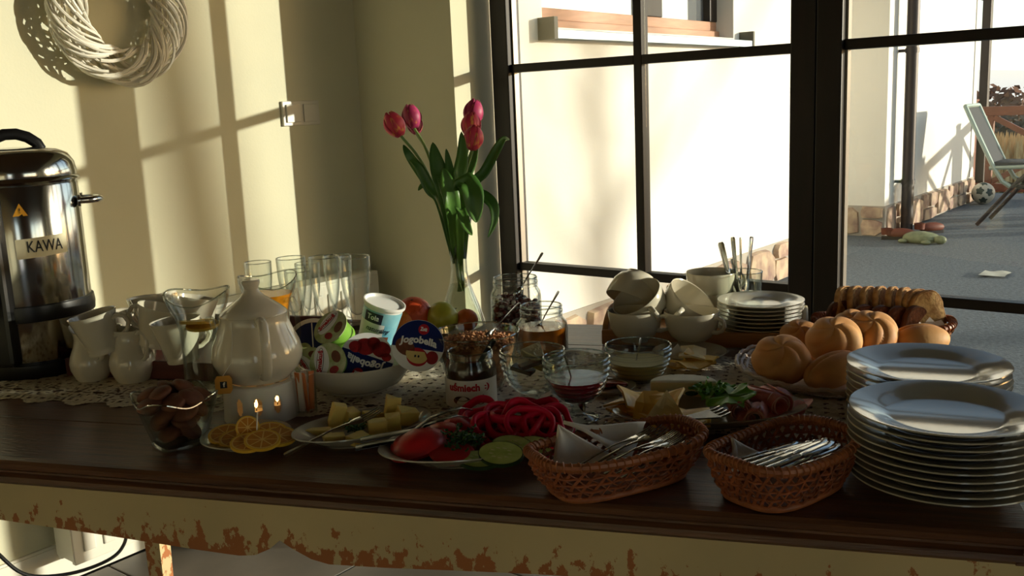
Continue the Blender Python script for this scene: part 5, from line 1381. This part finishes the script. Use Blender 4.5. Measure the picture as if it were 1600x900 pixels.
obj('cut_face', G().box((-.048, -.0112, .002), (.048, -.0098, .027)), m_ch2, br_, smooth=False)
obj('herb_flecks', G().sph((.012, -.0115, .011), (.010, .0008, .004), 10, 6), m_leaf, br_)
m_let = mat('bright_lettuce', (118, 184, 58), .45, var=.4, vscale=22, sss=.1)
def lettuce(p, size, rot, label, seed):
    q = random.Random(seed); t = thing('lettuce_leaf', label, 'lettuce', p, rot, 'lettuce leaves on the platter')
    ph = q.uniform(0, 6)
    def fn(u, v):
        a = PI*(v-.5)*1.5; rr = size*u*(1+.10*math.sin(9*a+ph)+.06*math.sin(17*a))
        return (rr*math.cos(a), rr*math.sin(a)*.8, size*(.10*u*u*math.cos(a)+.10*u**2*math.sin(5*a+ph)+.05*u**3*math.sin(13*a)))
    obj('blade', G().sheet(fn, 8, 44), m_let, t, solid=.0006)
    obj('rib', G().tube([(0, 0, .001), (size*.4, 0, size*.06), (size*.8, 0, size*.2)], [.0022, .0015, .0008], 6), m_stemg, t)
lettuce(at(1128, 614, .030), .034, (.1, -.15, .6), 'green lettuce leaf reaching right over the ham rolls', 1)
lettuce(at(1120, 612, .030), .030, (-.1, -.1, 2.2), 'green lettuce leaf at the back of the platter', 2)
lettuce(at(1105, 610, .028), .030, (.2, -.1, 3.3), 'dark green lettuce leaf leaning on the white rind cheese', 3)
lettuce(at(1140, 618, .036), .038, (.25, -.02, -.1), 'largest bright lettuce leaf draped on the ham', 4)
sprig('parsley_sprig', at(1112, 620, .022), .028, 'green parsley sprig in the middle of the platter', 14, m_let, n=50, flat=.6, leafr=.24)
m_ham = mat('pink_ham', (226, 150, 140), .4, rgb2=(206, 116, 108), vscale=60, sss=.25); m_hamf = mat('ham_fat', (226, 180, 164), .4)
def hamroll(p, r, L_, rot, label):
    t = thing('ham_roll', label, 'ham', p, rot, 'ham rolls on the platter')
    pts = []
    n = 60; v = []; f = []
    for k in range(n+1):
        a = 4.4*PI*k/n; rr = r*(.55+.45*k/n)
        for y in (-L_/2, L_/2): v.append((rr*math.cos(a), y+.003*math.sin(a*1.3), rr*math.sin(a)))
    f = [(2*k, 2*k+2, 2*k+3, 2*k+1) for k in range(n)]
    obj('slice', G().add(v, f), m_ham, t, solid=.0016)
    obj('fat_edge', G().tube([(r*(.55+.45*k/n)*math.cos(4.4*PI*k/n), -L_/2+.003*math.sin(4.4*PI*k/n*1.3)-.0004, r*(.55+.45*k/n)*math.sin(4.4*PI*k/n)) for k in range(n+1)], .0009, 5), m_hamf, t)
hr = [(1154, 634, .020, .0165, .050, .15, 'ham roll facing the front, left of the platter\'s right half'), (1206, 626, .024, .0185, .055, .5, 'tallest ham roll at the right, beside the lettuce'),
      (1182, 648, .016, .0150, .045, -.1, 'small ham roll at the platter front'), (1160, 650, .012, .010, .04, .4, 'ham roll lowest at the front next to the server'), (1185, 618, .030, .012, .045, .9, 'ham roll half under the lettuce at the back')]
for x, y, z, r_, l_, a, lb_ in hr:
    p = at(x, y, z); hamroll(p, r_, l_, facing(p)+a, lb_)
for k, (x, y, z, a, lb_) in enumerate(((1238, 632, .018, .2, 'flat ham slice at the right end of the platter'), (1228, 640, .015, .9, 'ham slice under the end one on the platter'), (1212, 645, .014, 1.6, 'folded ham slice at the right front of the platter'), (1222, 622, .020, 2.2, 'ham slice at the right back of the platter'))):
    slice_(at(x, y, z), ell(0, 0, .030, .024, 14), (.15, -.1, a), m_ham, lb_, 'ham slices on the platter', .2, .0014, 'ham_slice')['category'] = 'ham slice'
# cake server with slots
sv = at(1112, 648, .032); st_ = thing('serving_fork', 'broad steel serving fork lying across the platter front, tines to the right', 'serving fork', sv, facing(sv)+.5)
g = G().add([(-.040, -.010, .002), (.006, -.016, .0), (.006, .020, .0), (-.040, .004, .002)], [(0, 1, 2, 3)])
obj('blade', g, m_dsteel, st_, smooth=False, solid=.0016)
for k in range(4):
    y = -.013+.010*k; obj('tine', ribbon([(.005, y, .0032, 0), (.014, y+.0005, .003, .001), (.022, y+.001, .0022, .004)], .0018), m_steel, st_)
obj('handle', ribbon([(-.040, -.003, .006, .002), (-.062, -.005, .0032, .006), (-.10, -.008, .004, .004), (-.125, -.010, .006, .0)], .003), m_dsteel, st_)

# ------------------------------------------------------------------ wicker baskets
m_wick = mat('brown_wicker', (160, 86, 46), .5, var=.35, vscale=60, obj_random=.1); m_wick2 = mat('light_wicker_rim', (172, 100, 54), .45, var=.3, vscale=70)
def basket(p, ang, a, b, hgt, label, name='bread_basket', e=2.4, flare=.72, mt=None, rim=.0052, group='wicker baskets', n_stake=44, rows=5, strip=.0042):
    t = thing(name, label, 'basket', p, ang, group); mt = mt or m_wick
    def pt(th, v, off=0.0):
        c, s_ = math.cos(th), math.sin(th); k = (abs(c)**e+abs(s_)**e)**(-1/e); q_ = flare+(1-flare)*math.sin(v*PI/2)**.8
        x, y = a*k*c*q_, b*k*s_*q_; l_ = math.hypot(x, y)
        return V((x+off*x/l_, y+off*y/l_, .003+(hgt-.003)*v + .004*math.cos(2*th)*v))
    n = 180
    g = G()
    for dz, sh, R_ in ((0, 0, rim), (.0022, .5, rim*.62)):
        g.tube([pt(2*PI*k/n, 1)+V((0, 0, dz)) for k in range(n)], R_, 8, closed=True)
    for k in range(70):                                                     # lashing on the rim
        th = 2*PI*k/70; c_ = pt(th, 1); d_ = (pt(th+.02, 1)-c_).normalized(); nrm = V((-d_.y, d_.x, 0))
        g.tube([c_+(nrm*math.cos(x)+V((0, 0, 1))*math.sin(x))*(rim+.0006)+d_*(.0022*(x/PI-1)) for x in [2*PI*j/10 for j in range(11)]], .0011, 5)
    obj('rim', g, m_wick2, t, kind='stuff')
    g = G()
    for fam in (1, -1):
        for k in range(n_stake):
            th0 = 2*PI*k/n_stake; path = []
            for j in range(13):
                v_ = j/12; path.append(pt(th0+fam*v_*.42, v_*.98, .0012*math.sin(v_*rows*PI+k*PI)*1.2+fam*.0005))
            g.tube(path, strip*.5, 6, flat=.35)
    for r_ in range(rows):
        v_ = (r_+.55)/rows
        g.tube([pt(2*PI*k/n, v_, .0022*math.cos(n_stake*2*PI*k/n/2+r_*PI)) for k in range(n)], .0019, 6, closed=True)
    obj('weave', g, mt, t, kind='stuff')
    g = G(); 
    rim0 = [pt(2*PI*k/48, 0) for k in range(48)]
    g.tube([pt(2*PI*k/n, .04) for k in range(n)], .0040, 8, closed=True)
    obj('foot_rim', g, m_wick2, t)
    g = G()
    for k in range(-9, 10):
        x = k*a*flare/10; y = b*flare*(max(0, 1-(abs(x)/(a*flare))**e))**(1/e)
        g.tube([(x, -y+2*y*j/16, .0035+.0012*math.sin(j*PI/1.0+k*PI)*(-1)**j) for j in range(17)], a*flare/11, 6, flat=.22)
    obj('base', g, mt, t, kind='stuff')
    return t
def bask_px(L_, F_, R_, B_, hgt):
    L_, F_, R_, B_ = [at(*q_, hgt) for q_ in (L_, F_, R_, B_)]
    c = (L_+F_+R_+B_)/4; u = ((B_-L_)+(R_-F_))/2; w = ((L_-F_)+(B_-R_))/2; c.z = TOP
    return c, math.atan2(u.y, u.x), u.length/2, w.length/2
c, an, a, b = bask_px((822, 700), (886, 733), (1098, 682), (1040, 656), .052)
basket(c, an, a*1.13, b*1.30, .052, 'brown wicker basket with forks and a paper napkin, left of the knife basket', 'cutlery_basket', e=3.4, flare=.74)
m_nap = mat('white_paper_napkin', (226, 220, 212), .8, bump=.2, bscale=120)
def napkin(tri_, label):
    A, B, C = [V(x) for x in tri_]; n = (B-A).cross(C-A).normalized()
    cen = (A+B+C)/3
    def fn(u, v):
        p_ = A*(1-u)+(B*(1-v)+C*v)*u; return tuple(p_ - cen + n*(.004*math.sin(5*u+3*v)+.003*math.sin(9*v)))
    t = obj('paper_napkin', G().sheet(fn, 10, 10), m_nap, None, cen, solid=.0012)
    return tag(t, label, 'napkin', 'napkins in the cutlery baskets')
napkin((at(872, 664, .070), at(862, 735, .020), at(985, 727, .022)), 'white paper napkin standing in the left end of the fork basket')
napkin((at(880, 662, .062), at(985, 718, .030), at(1008, 664, .052)), 'second white paper napkin lying behind the first in the fork basket')
fk = [(890, 738, .022, 1022, 672, .056), (905, 742, .026, 1040, 672, .058), (925, 742, .030, 1058, 678, .058), (945, 744, .032, 1068, 684, .058), (960, 746, .026, 1078, 690, .054), (915, 736, .020, 1046, 690, .048), (985, 744, .026, 1072, 700, .046)]
ord_ = ('leftmost fork in the fork basket, next to the napkin', 'second fork from the napkin in the fork basket', 'third fork from the napkin in the fork basket', 'fork in the middle of the fork basket, tines highest', 'fork near the right of the fork basket', 'fork lying low beneath the others in the fork basket', 'rightmost short-showing fork in the fork basket')
for k, (x0, y0, z0, x1, y1, z1) in enumerate(fk): lay('fork', at(x0, y0, z0), at(x1, y1, z1), ord_[k], 'forks in the fork basket', roll=.15*math.sin(k*2))
lay('spoon', at(968, 746, .030), at(1040, 704, .050), 'shiny spoon bowl upturned among the forks in the left basket', roll=PI)
c, an, a, b = bask_px((1106, 704), (1204, 744), (1342, 686), (1240, 653), .056)
basket(c, an, a*1.12, b*1.22, .056, 'rounder brown wicker basket with knives and a napkin, beside the plates', 'cutlery_basket', e=3.2, flare=.76)
napkin((at(1142, 684, .060), at(1140, 742, .018), at(1205, 716, .028)), 'white paper napkin in the left of the knife basket')
kn = [(1155, 737, .026, 1268, 694, .050), (1168, 742, .026, 1282, 692, .054), (1180, 746, .028, 1296, 690, .057), (1195, 748, .030, 1306, 694, .058), (1212, 750, .030, 1316, 698, .056), (1185, 740, .020, 1290, 704, .046), (1228, 750, .028, 1318, 706, .050), (1150, 732, .022, 1250, 694, .042)]
ordk = ('knife with bright blade second from the napkin in the knife basket', 'knife third from the napkin in the knife basket', 'knife fourth from the napkin in the knife basket', 'topmost knife in the knife basket', 'knife right of the topmost one in the knife basket', 'knife lying under the others in the knife basket', 'rightmost knife in the knife basket', 'knife nearest the napkin in the knife basket')
for k, (x0, y0, z0, x1, y1, z1) in enumerate(kn): lay('knife', at(x0, y0-10, z1-.004), at(x1, y1, z1), ordk[k], 'knives in the knife basket', roll=-.05+.12*math.sin(k*3))

# ------------------------------------------------------------------ plate stacks
pl_me = None
def stack(p, r, n, pitch, h, where, group, ripple, leanv=V((0, 0, 0))):
    global pl_me
    first = None
    words = ['bottom', 'second lowest', 'third lowest', 'fourth from the bottom', 'fifth from the bottom', 'sixth from the bottom', 'seventh from the bottom', 'eighth from the bottom', 'ninth from the bottom']
    for k in range(n):
        w = 'top' if k == n-1 else words[k]
        lb_ = f'{w} plate of the {where}'
        pos = p + V((0, 0, k*pitch)) + leanv*k + V((rnd.uniform(-.0012, .0012), rnd.uniform(-.0012, .0012), 0))
        if first is None: first = plate('plate', pos, r, lb_, group, h=h, ripple=ripple, depth=.60)
        else: dup(first, pos, rnd.uniform(0, 6), lb_, group)
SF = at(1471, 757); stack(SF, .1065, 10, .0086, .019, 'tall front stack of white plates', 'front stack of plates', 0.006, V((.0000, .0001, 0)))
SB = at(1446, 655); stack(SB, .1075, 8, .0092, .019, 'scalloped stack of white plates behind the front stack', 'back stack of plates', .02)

# ------------------------------------------------------------------ wooden tray with cups and saucers
m_tray = mat('light_brown_wood', (190, 136, 84), .45, var=.3, vscale=9, stretch=(1, 9, 9))
WT0, WT1, WN0, WN1 = -.338, .030, 1.782, 1.972
wt = thing('cup_tray', 'light brown wooden tray carrying the wide cups and saucers by the window', 'tray', T((WT0+WT1)/2, (WN0+WN1)/2), TA)
a, b = (WT1-WT0)/2, (WN1-WN0)/2
obj('bottom', G().box((-a, -b, .002), (a, b, .010)), m_tray, wt, smooth=False)
for y in (-b, b): obj('side', G().cbox((0, y, .0165), (2*a+.01, .010, .029)), m_tray, wt, smooth=False, bevel=.003)
m_dec = mat('painted_cream_wood', (222, 206, 164), .4, rgb2=(120, 160, 176), vscale=16, lo=.36, hi=.42)
for x, mm in ((-a, m_tray), (a, m_dec)):
    poly = [(-b+.005, .002)]+[(-b+.005+(2*b-.01)*k/20, .028+.032*math.sin(PI*k/20)**.6) for k in range(21)]+[(b-.005, .002)]
    obj('end_board', G().prism(poly, -.006, .006, Matrix(((0, 0, 1, x), (1, 0, 0, 0), (0, 1, 0, 0), (0, 0, 0, 1)))), mm, wt, smooth=False, bevel=.003)
cup_me = mesh_of(G().lathe([(0, .003), (.024, .003), (.025, 0), (.028, 0), (.029, .004), (.040, .012), (.0475, .026), (.0505, .044), (.0515, .058), (.0510, .0592), (.0495, .058), (.048, .044), (.045, .027), (.038, .0155), (.027, .008), (0, .007)], 48), 'body'); cup_me.materials.append(m_porc2)
cuph_me = mesh_of(G().tube([(.0495, 0, .048), (.058, 0, .051), (.068, 0, .046), (.070, 0, .036), (.064, 0, .027), (.054, 0, .023), (.046, 0, .023)], [.0045, .004, .0036, .0036, .0036, .004, .0045], 10, flat=1.4, up=(0, 1, 0)), 'handle'); cuph_me.materials.append(m_porc2)
def cup(p, rot, label):
    t = thing('cup', label, 'cup', p, rot, 'wide cups on the wooden tray'); obj('body', cup_me, None, t); obj('handle', cuph_me, None, t); return t
CZ = .0102
cup(at(993, 531, CZ), vx-.55, 'wide white cup standing at the left front of the wooden tray')
cup(at(1081, 533, CZ), vx-.75, 'wide white cup standing at the middle front of the wooden tray')
pb = at(1112, 498, CZ); cup(pb, vx+1.2, 'wide white cup low at the back of the wooden tray, mostly hidden')
cup(pb+V((0, 0, .040)), vx+.1, 'wide white cup stacked at the back with its handle to the right')
def tilted_cup(px, py, dd, nrm, hdl, label):
    c = ond(px, py, dd); z = V(nrm).normalized(); x = V(hdl); x = (x-z*x.dot(z)).normalized(); y = z.cross(x)
    return cup(c - z*.058, axes(x, y, z).to_3x3(), label)
D3 = DD(at(993, 531, CZ))
tilted_cup(994, 463, D3+.002, -FWD*.42+(-RGT*.6+UPV*.8)*.9, -FWD*.8-UPV*.5+RGT*.45, 'wide white cup tipped to the left on top of the left front cup')
tilted_cup(1083, 465, D3+.004, -FWD*.5+(RGT*.58+UPV*.81)*.86, -FWD*.7-UPV*.5-RGT*.6, 'wide white cup tipped to the right front, showing its inside')
tilted_cup(985, 470, D3+.075, -FWD*.2-UPV*.8-RGT*.35, FWD*.9-RGT*.55, 'wide white cup leaning behind the left tipped one, its outside turned up')
m_sauc = m_porc
SA = at(1188, 521, CZ)
first = None
for k in range(8):
    w = ('bottom', 'second lowest', 'third lowest', 'fourth lowest', 'fifth lowest', 'sixth lowest', 'second highest', 'top')[k]
    lb_ = f'{w} saucer of the stack on the wooden tray'
    pos = SA+V((rnd.uniform(-.001, .001), rnd.uniform(-.001, .001), .0075*k))
    if first is None: first = plate('saucer', pos, .081, lb_, 'stack of saucers', 'saucer', h=.015, mt=m_porc2, depth=.5, foot=.42)
    else: dup(first, pos, rnd.uniform(0, 6), lb_, 'stack of saucers')
KGr = ond(1163, 424, DD(SA)+.085); KG = V((KGr.x, KGr.y, TOP+CZ)); KH = KGr.z-KG.z
kg = thing('tumbler', 'clear glass tumbler holding the knives behind the saucers', 'glass', KG, 0)
obj('body', G().lathe([(0, 0), (.028, 0), (.030, .003), (.036, KH), (.0345, KH), (.0285, .010), (0, .008)], 40), m_glass2, kg); rim_highlight(kg, .0352, KH, .0011)
for k, (x0, y0, x1, y1, z1, nm, lb_) in enumerate(((1168, 478, 1128, 378, .145, 'knife', 'knife leaning left in the glass tumbler'), (1165, 480, 1148, 370, .150, 'knife', 'bright knife second from the left in the glass tumbler'),
        (1160, 480, 1161, 371, .150, 'knife', 'knife standing upright in the middle of the glass tumbler'), (1156, 480, 1178, 370, .150, 'knife', 'broad knife leaning right in the glass tumbler'), (1170, 480, 1144, 402, .120, 'spoon', 'small spoon handle low among the knives in the tumbler'))):
    a_ = KG+RGT*((k-2)*.004)+V((0, 0, .012)); b_2 = ond(x1, y1, (KG-CAM).dot(FWD)-.01*(k % 2))
    d = (a_-b_2); t = cutlery(nm, b_2+d.normalized()*.098*.86, aim(b_2, a_, PI/2), lb_, 'cutlery in the glass tumbler', .86)

# ------------------------------------------------------------------ rolls and bread
RP = at(1314, 592)
rp_ = thing('roll_basket', 'shallow pale wicker dish heaped with bread rolls', 'basket', RP, TA)
m_lil = mat('pale_grey_wicker', (196, 178, 164), .5, var=.2, vscale=60)
obj('base', G().lathe([(0, .002), (.11, .002), (.118, .005), (.115, .0075), (0, .006)], 56), m_lil, rp_)
g = G()
for k in range(3): g.tube([((.150+.008*k)*math.cos(2*PI*j/120), (.150+.008*k)*math.sin(2*PI*j/120), .020+.004*k+.0018*math.sin(2*PI*j/120*30+k*2)) for j in range(120)], .0034, 6, closed=True)
obj('rim', g, m_lil, rp_, kind='stuff')
g = G()
for k in range(64):
    for s_ in (1, -1): 
        th = 2*PI*k/64; g.tube([((.112+.046*u)*math.cos(th+s_*.16*u), (.112+.046*u)*math.sin(th+s_*.16*u), .006+.018*u*u+.001*s_) for u in (0, .25, .5, .75, 1)], .0026, 6, flat=.4)
obj('weave', g, m_lil, rp_, kind='stuff')
m_roll = mat('golden_roll_crust', (236, 180, 112), .6, rgb2=(214, 146, 84), vscale=14, bump=.12, bscale=120, lo=.35, hi=.7)
def kaiser(p, r, rot, label, seed=0):
    ph = seed*1.3
    def fn(t, f_, d):
        s_ = 1.0
        if t < PI*.62:
            depth = min(1, t/.35)*max(0, 1-(t/1.8)**3)
            s_ += depth*.17*(abs(math.sin(2.5*(f_-ph)+3.0*(t/1.5)))**.55-.80)
            s_ -= .05*math.exp(-(t/.2)**2)
        return s_
    t = thing('kaiser_roll', label, 'bread roll', p, rotz(facing(p)+rot[1]) @ rotx(.55) @ rotz(rot[2]), 'rolls in the pale wicker dish')
    obj('crust', G().sph((0, 0, 0), (r, r*.97, r*.72), 70, 30, fn=fn), m_roll, t); return t
def bun(p, r3, rot, label, groove=.16):
    def fn(t, f_, d):
        k = math.exp(-(d.y/.10)**2)*max(0, d.z)**.6
        return 1 - groove*k
    t = thing('split_roll', label, 'bread roll', p, rot, 'rolls in the pale wicker dish')
    obj('crust', G().sph((0, 0, 0), r3, 56, 28, fn=fn, M=None), m_roll, t); return t
kaiser(at(1221, 562, .046), .0465, (-.25, .12, 0), 'round kaiser roll at the left of the wicker dish', 1)
kaiser(at(1303, 532, .062), .046, (-.2, .0, 1), 'round kaiser roll raised in the middle of the dish', 2)
kaiser(at(1362, 520, .066), .043, (-.15, .15, 2), 'round kaiser roll at the back right of the dish', 3)
kaiser(at(1250, 526, .036), .036, (0, 0, 3), 'small round roll half hidden at the back left of the dish', 4)
kaiser(at(1332, 510, .062), .034, (0, 0, 1.6), 'round roll peeping out at the very back of the dish', 5)
pz = at(1436, 532, .050); bun(pz, (.050, .030, .028), (0, -.05, vx), 'split oblong roll at the right end of the wicker dish', .2)
pz = at(1302, 578, .036); bun(pz, (.052, .029, .027), (0, -.22, vx+.35), 'oblong split roll at the front of the dish', .14)
pz = at(1375, 560, .030); bun(pz, (.045, .03, .026), (0, 0, vx+.2), 'oblong roll low behind the back plate stack', .1)
pz = at(1290, 562, .026); bun(pz, (.045, .034, .022), (0, 0, vx+1.0), 'roll lying lowest under the raised kaiser roll', .1)
# bread basket
BBc = T(.165, 1.835)
basket(BBc, TA-.02, .118, .072, .044, 'oval wicker basket of sliced bread at the right back by the window', 'bread_basket', e=2.6, flare=.78, mt=mat('golden_wicker', (176, 112, 54), .5, var=.35, vscale=60), n_stake=36, rows=5)
m_crumb = mat('rye_crumb', (226, 188, 126), .85, rgb2=(168, 120, 70), vscale=90, bump=.6, bscale=160); m_crust = mat('dark_bread_crust', (120, 66, 34), .6, rgb2=(88, 46, 26), vscale=40, bump=.3, bscale=80)
m_crust2 = mat('pale_floury_crust', (216, 170, 108), .8, rgb2=(150, 96, 54), vscale=50, bump=.4, bscale=90)
m_crumb2 = mat('dark_rye_crumb', (140, 84, 54), .85, rgb2=(100, 56, 36), vscale=120, bump=.6, bscale=160)
def bread(p, rot, w, h, th, label, dark=False):
    t = thing('bread_slice', label, 'bread slice', p, rot, 'bread slices in the wicker basket')
    poly = []
    for k in range(36):
        a_ = 2*PI*k/36; c_, s_ = math.cos(a_), math.sin(a_); e = 3.2; kk = (abs(c_)**e+abs(s_)**e)**(-1/e)
        poly.append((w/2*kk*c_*(1+(.06 if s_ > .2 else 0)), h/2*kk*s_+(.08*h*max(0, s_)*(1-c_*c_))))
    M_ = Matrix(((1, 0, 0, 0), (0, 0, 1, 0), (0, 1, 0, h/2), (0, 0, 0, 1)))
    q_ = [(x*.965, y*.965) for x, y in poly]
    obj('crumb', G().prism(q_, -th/2, th/2, M_), m_crumb2 if dark else m_crumb, t, smooth=False)
    g = G(); n = len(poly)
    v = [(x, y, z) for z in (-th/2+.0004, th/2-.0004) for x, y in poly]
    g.add(v, [(k, (k+1) % n, n+(k+1) % n, n+k) for k in range(n)], M_)
    obj('crust', g, m_crust if dark else m_crust2, t, solid=.0016)
bs = [(-.083, .010, .9, .35, True, 'dark rye slice at the far left of the bread basket'), (-.060, .018, .5, .3, False, 'pale bread slice second from the left at the back of the basket'), (-.046, -.026, .9, .6, True, 'dark slice low at the left front of the bread basket'),
      (-.038, .022, .35, .22, False, 'sunlit bread slice third from the left at the back'), (-.016, .020, .3, .18, False, 'sunlit bread slice in the middle back of the basket'), (-.018, -.030, .9, .6, True, 'dark slice in the middle front of the bread basket'),
      (.006, .022, .25, .12, False, 'bread slice right of the middle at the back of the basket'), (.028, .020, .2, .05, False, 'tall sunlit bread slice right of centre'), (.010, -.032, .9, .65, True, 'dark slice at the right front of the bread basket'),
      (.048, .016, .3, -.05, False, 'bread slice next to the end slices in the basket'), (.070, .006, .9, -.25, False, 'large round ended slice near the right end of the basket'), (.088, .0, 1.1, -.4, False, 'outermost bread slice leaning over the right basket end'), (.04, -.03, .8, .5, True, 'dark slice nearest the paper in the bread basket')]
for k, (x, y, rz_, tl, dk, lb_) in enumerate(bs):
    pz = BBc + rotz(TA) @ V((x, y, .018 if not dk else .012))
    bread(pz, (-.15 if not dk else .1, tl*.6, TA+PI/2*.85-rz_*.6), .066 if not dk else .056, .080 if not dk else .064, .011, lb_, dk)
pz = BBc + rotz(TA) @ V((.075, -.050, .050))
o = obj('paper_liner', G().add([(-.03, 0, -.02), (-.02, 0, .008), (-.012, .003, .002), (-.002, 0, .016), (.008, .004, .006), (.018, 0, .010), (.026, .002, .0), (.03, 0, -.02)], [(0, 1, 2, 3, 4, 5, 6, 7)]), m_nap, None, pz, vx, smooth=False, solid=.0008)
tag(o, 'scrap of white paper liner sticking out of the bread basket', 'paper')

# ------------------------------------------------------------------ drinking glasses by the corner
gl_me = mesh_of(G().lathe([(0, 0), (.0235, 0), (.0245, .002), (.0225, .006), (.0145, .010), (.0135, .018), (.0165, .030), (.0225, .052), (.0275, .080), (.0305, .110), (.0315, .146), (.0312, .148), (.030, .146), (.029, .110), (.026, .080), (.0205, .052), (.0135, .034), (.006, .028), (0, .027)], 44), 'body'); gl_me.materials.append(m_glass)
for k, (x, y, sc_, lb_) in enumerate(((514, 512, 1.0, 'tall footed glass right of the middle of the row, standing in front'), (561, 512, 1.0, 'rightmost tall footed glass beside the yogurt tub'), (534, 502, .95, 'tall footed glass between and behind the two right ones'),
        (463, 508, .97, 'tall footed glass behind the juice jug, left of the front pair'), (473, 519, .86, 'shorter looking footed glass right behind the juice jug'), (411, 506, .90, 'leftmost tall footed glass in front of the sunlit wall'), (487, 500, .84, 'footed glass in the back row at the middle'))):
    p = at(x, y); t = thing('tall_glass', lb_, 'glass', p, 0, 'tall footed glasses'); t.scale = (sc_*1.06,)*3
    obj('body', gl_me, None, t); rim_highlight(t, .0306, .1475, .0010)

# ------------------------------------------------------------------ on the wall: wreath, switches; radiator and cable below
m_with = mat('white_painted_willow', (232, 226, 210), .55, var=.12, vscale=40)
WC = V((LX+.062, 1.488, 1.532))
wr = thing('willow_wreath', 'round wreath of white painted willow twigs hanging on the wall', 'wreath', WC, (0, PI/2, 0))
q = random.Random(4); RW, rw = .148, .049
for k in range(96):
    th0 = 2*PI*k/96+q.uniform(-.05, .05); ps = q.uniform(0, 2*PI); dirn = 1; n = 16
    turn = q.uniform(2.4, 4.4); span = q.uniform(1.2, 1.6); rr = rw*q.uniform(.80, 1.04); th_ = q.uniform(.0034, .0050)
    path = []
    for j in range(n+1):
        u = j/n; a_ = ps+turn*u*dirn; th = th0+span*u
        R_ = RW+rr*math.cos(a_)*1.0; path.append((R_*math.cos(th), R_*math.sin(th), rr*math.sin(a_)*.85))
    obj('twig', G().tube(path, th_, 6), m_with, wr)
g = G()
for k in range(30):
    a0 = q.uniform(0, 6); rr = q.uniform(0, .036); a1 = q.uniform(0, 6)
    g.tube([((RW+rr*math.cos(a1+.6*j/24))*math.cos(a0+2*j/24), (RW+rr*math.cos(a1+.6*j/24))*math.sin(a0+2*j/24), rr*math.sin(a1+.6*j/24)*.8) for j in range(25)], .003, 5)
obj('inner_twigs', g, m_with, wr, kind='stuff')
obj('nail', G().lathe([(0, 0), (.002, 0), (.002, .06), (0, .06)], 8, move(-RW-.02, 0, -.062)), m_spout, wr)
sw = thing('light_switch', 'white double light switch plate on the corner side of the wall', 'light switch', (LX, 2.128, 1.24+.004), 0)
m_sw = mat('white_switch_plastic', (214, 210, 198), .35)
obj('frame', G().box((0, -.077, -.040), (.010, .077, .040)), m_sw, sw, smooth=False, bevel=.003)
for y in (-.036, .036): obj('rocker', G().box((.010, y-.029, -.029), (.0155, y+.029, .029)), m_sw, sw, smooth=False, bevel=.002)
m_rad = mat('white_radiator_enamel', (226, 222, 208), .35)
RY0, RY1 = 1.14, 2.31
rd = thing('radiator', 'white ribbed panel radiator on the left wall under the glasses', 'radiator', (LX+.034, (RY0+RY1)/2, .085), 0)
hh = (RY1-RY0)/2
obj('back_panel', G().box((0, -hh, 0), (.02, hh, .60)), m_rad, rd, smooth=False, bevel=.003)
obj('front_panel', G().box((.075, -hh, .0), (.092, hh, .60)), m_rad, rd, smooth=False, bevel=.003)
for k in range(20):
    y = -hh+.045+k*(2*hh-.09)/19; obj('rib', G().box((.090, y-.017, .03), (.098, y+.017, .57)), m_rad, rd, smooth=False, bevel=.004)
obj('top_grille', G().box((.0, -hh, .600), (.092, hh, .612)), m_rad, rd, smooth=False, bevel=.002)
for y in (-hh-.002, hh-.004): obj('side_cover', G().box((.0, y, 0.01), (.090, y+.006, .60)), m_rad, rd, smooth=False)
for y in (-hh+.2, hh-.2): obj('wall_bracket', G().box((-.03, y-.02, .1), (0, y+.02, .5)), m_rad, rd, smooth=False)

cb_ = [(-1.99, .845, .786), (-2.04, .80, .788), (-2.09, .775, .75), (-2.10, .775, .60), (-2.10, .79, .42), (-2.10, .83, .33), (-2.10, .88, .265), (-2.10, .97, .230), (-2.10, 1.06, .224), (-2.10, 1.105, .245), (-2.10, 1.12, .30), (-2.10, 1.13, .45), (-2.16, 1.16, .60), (-2.30, 1.09, .62), (-2.52, 1.02, .60)]
tag(obj('power_cable', G().tube(spline(cb_), .0042, 8), m_black), 'black power cable hanging in a loop under the left end of the table', 'cable')
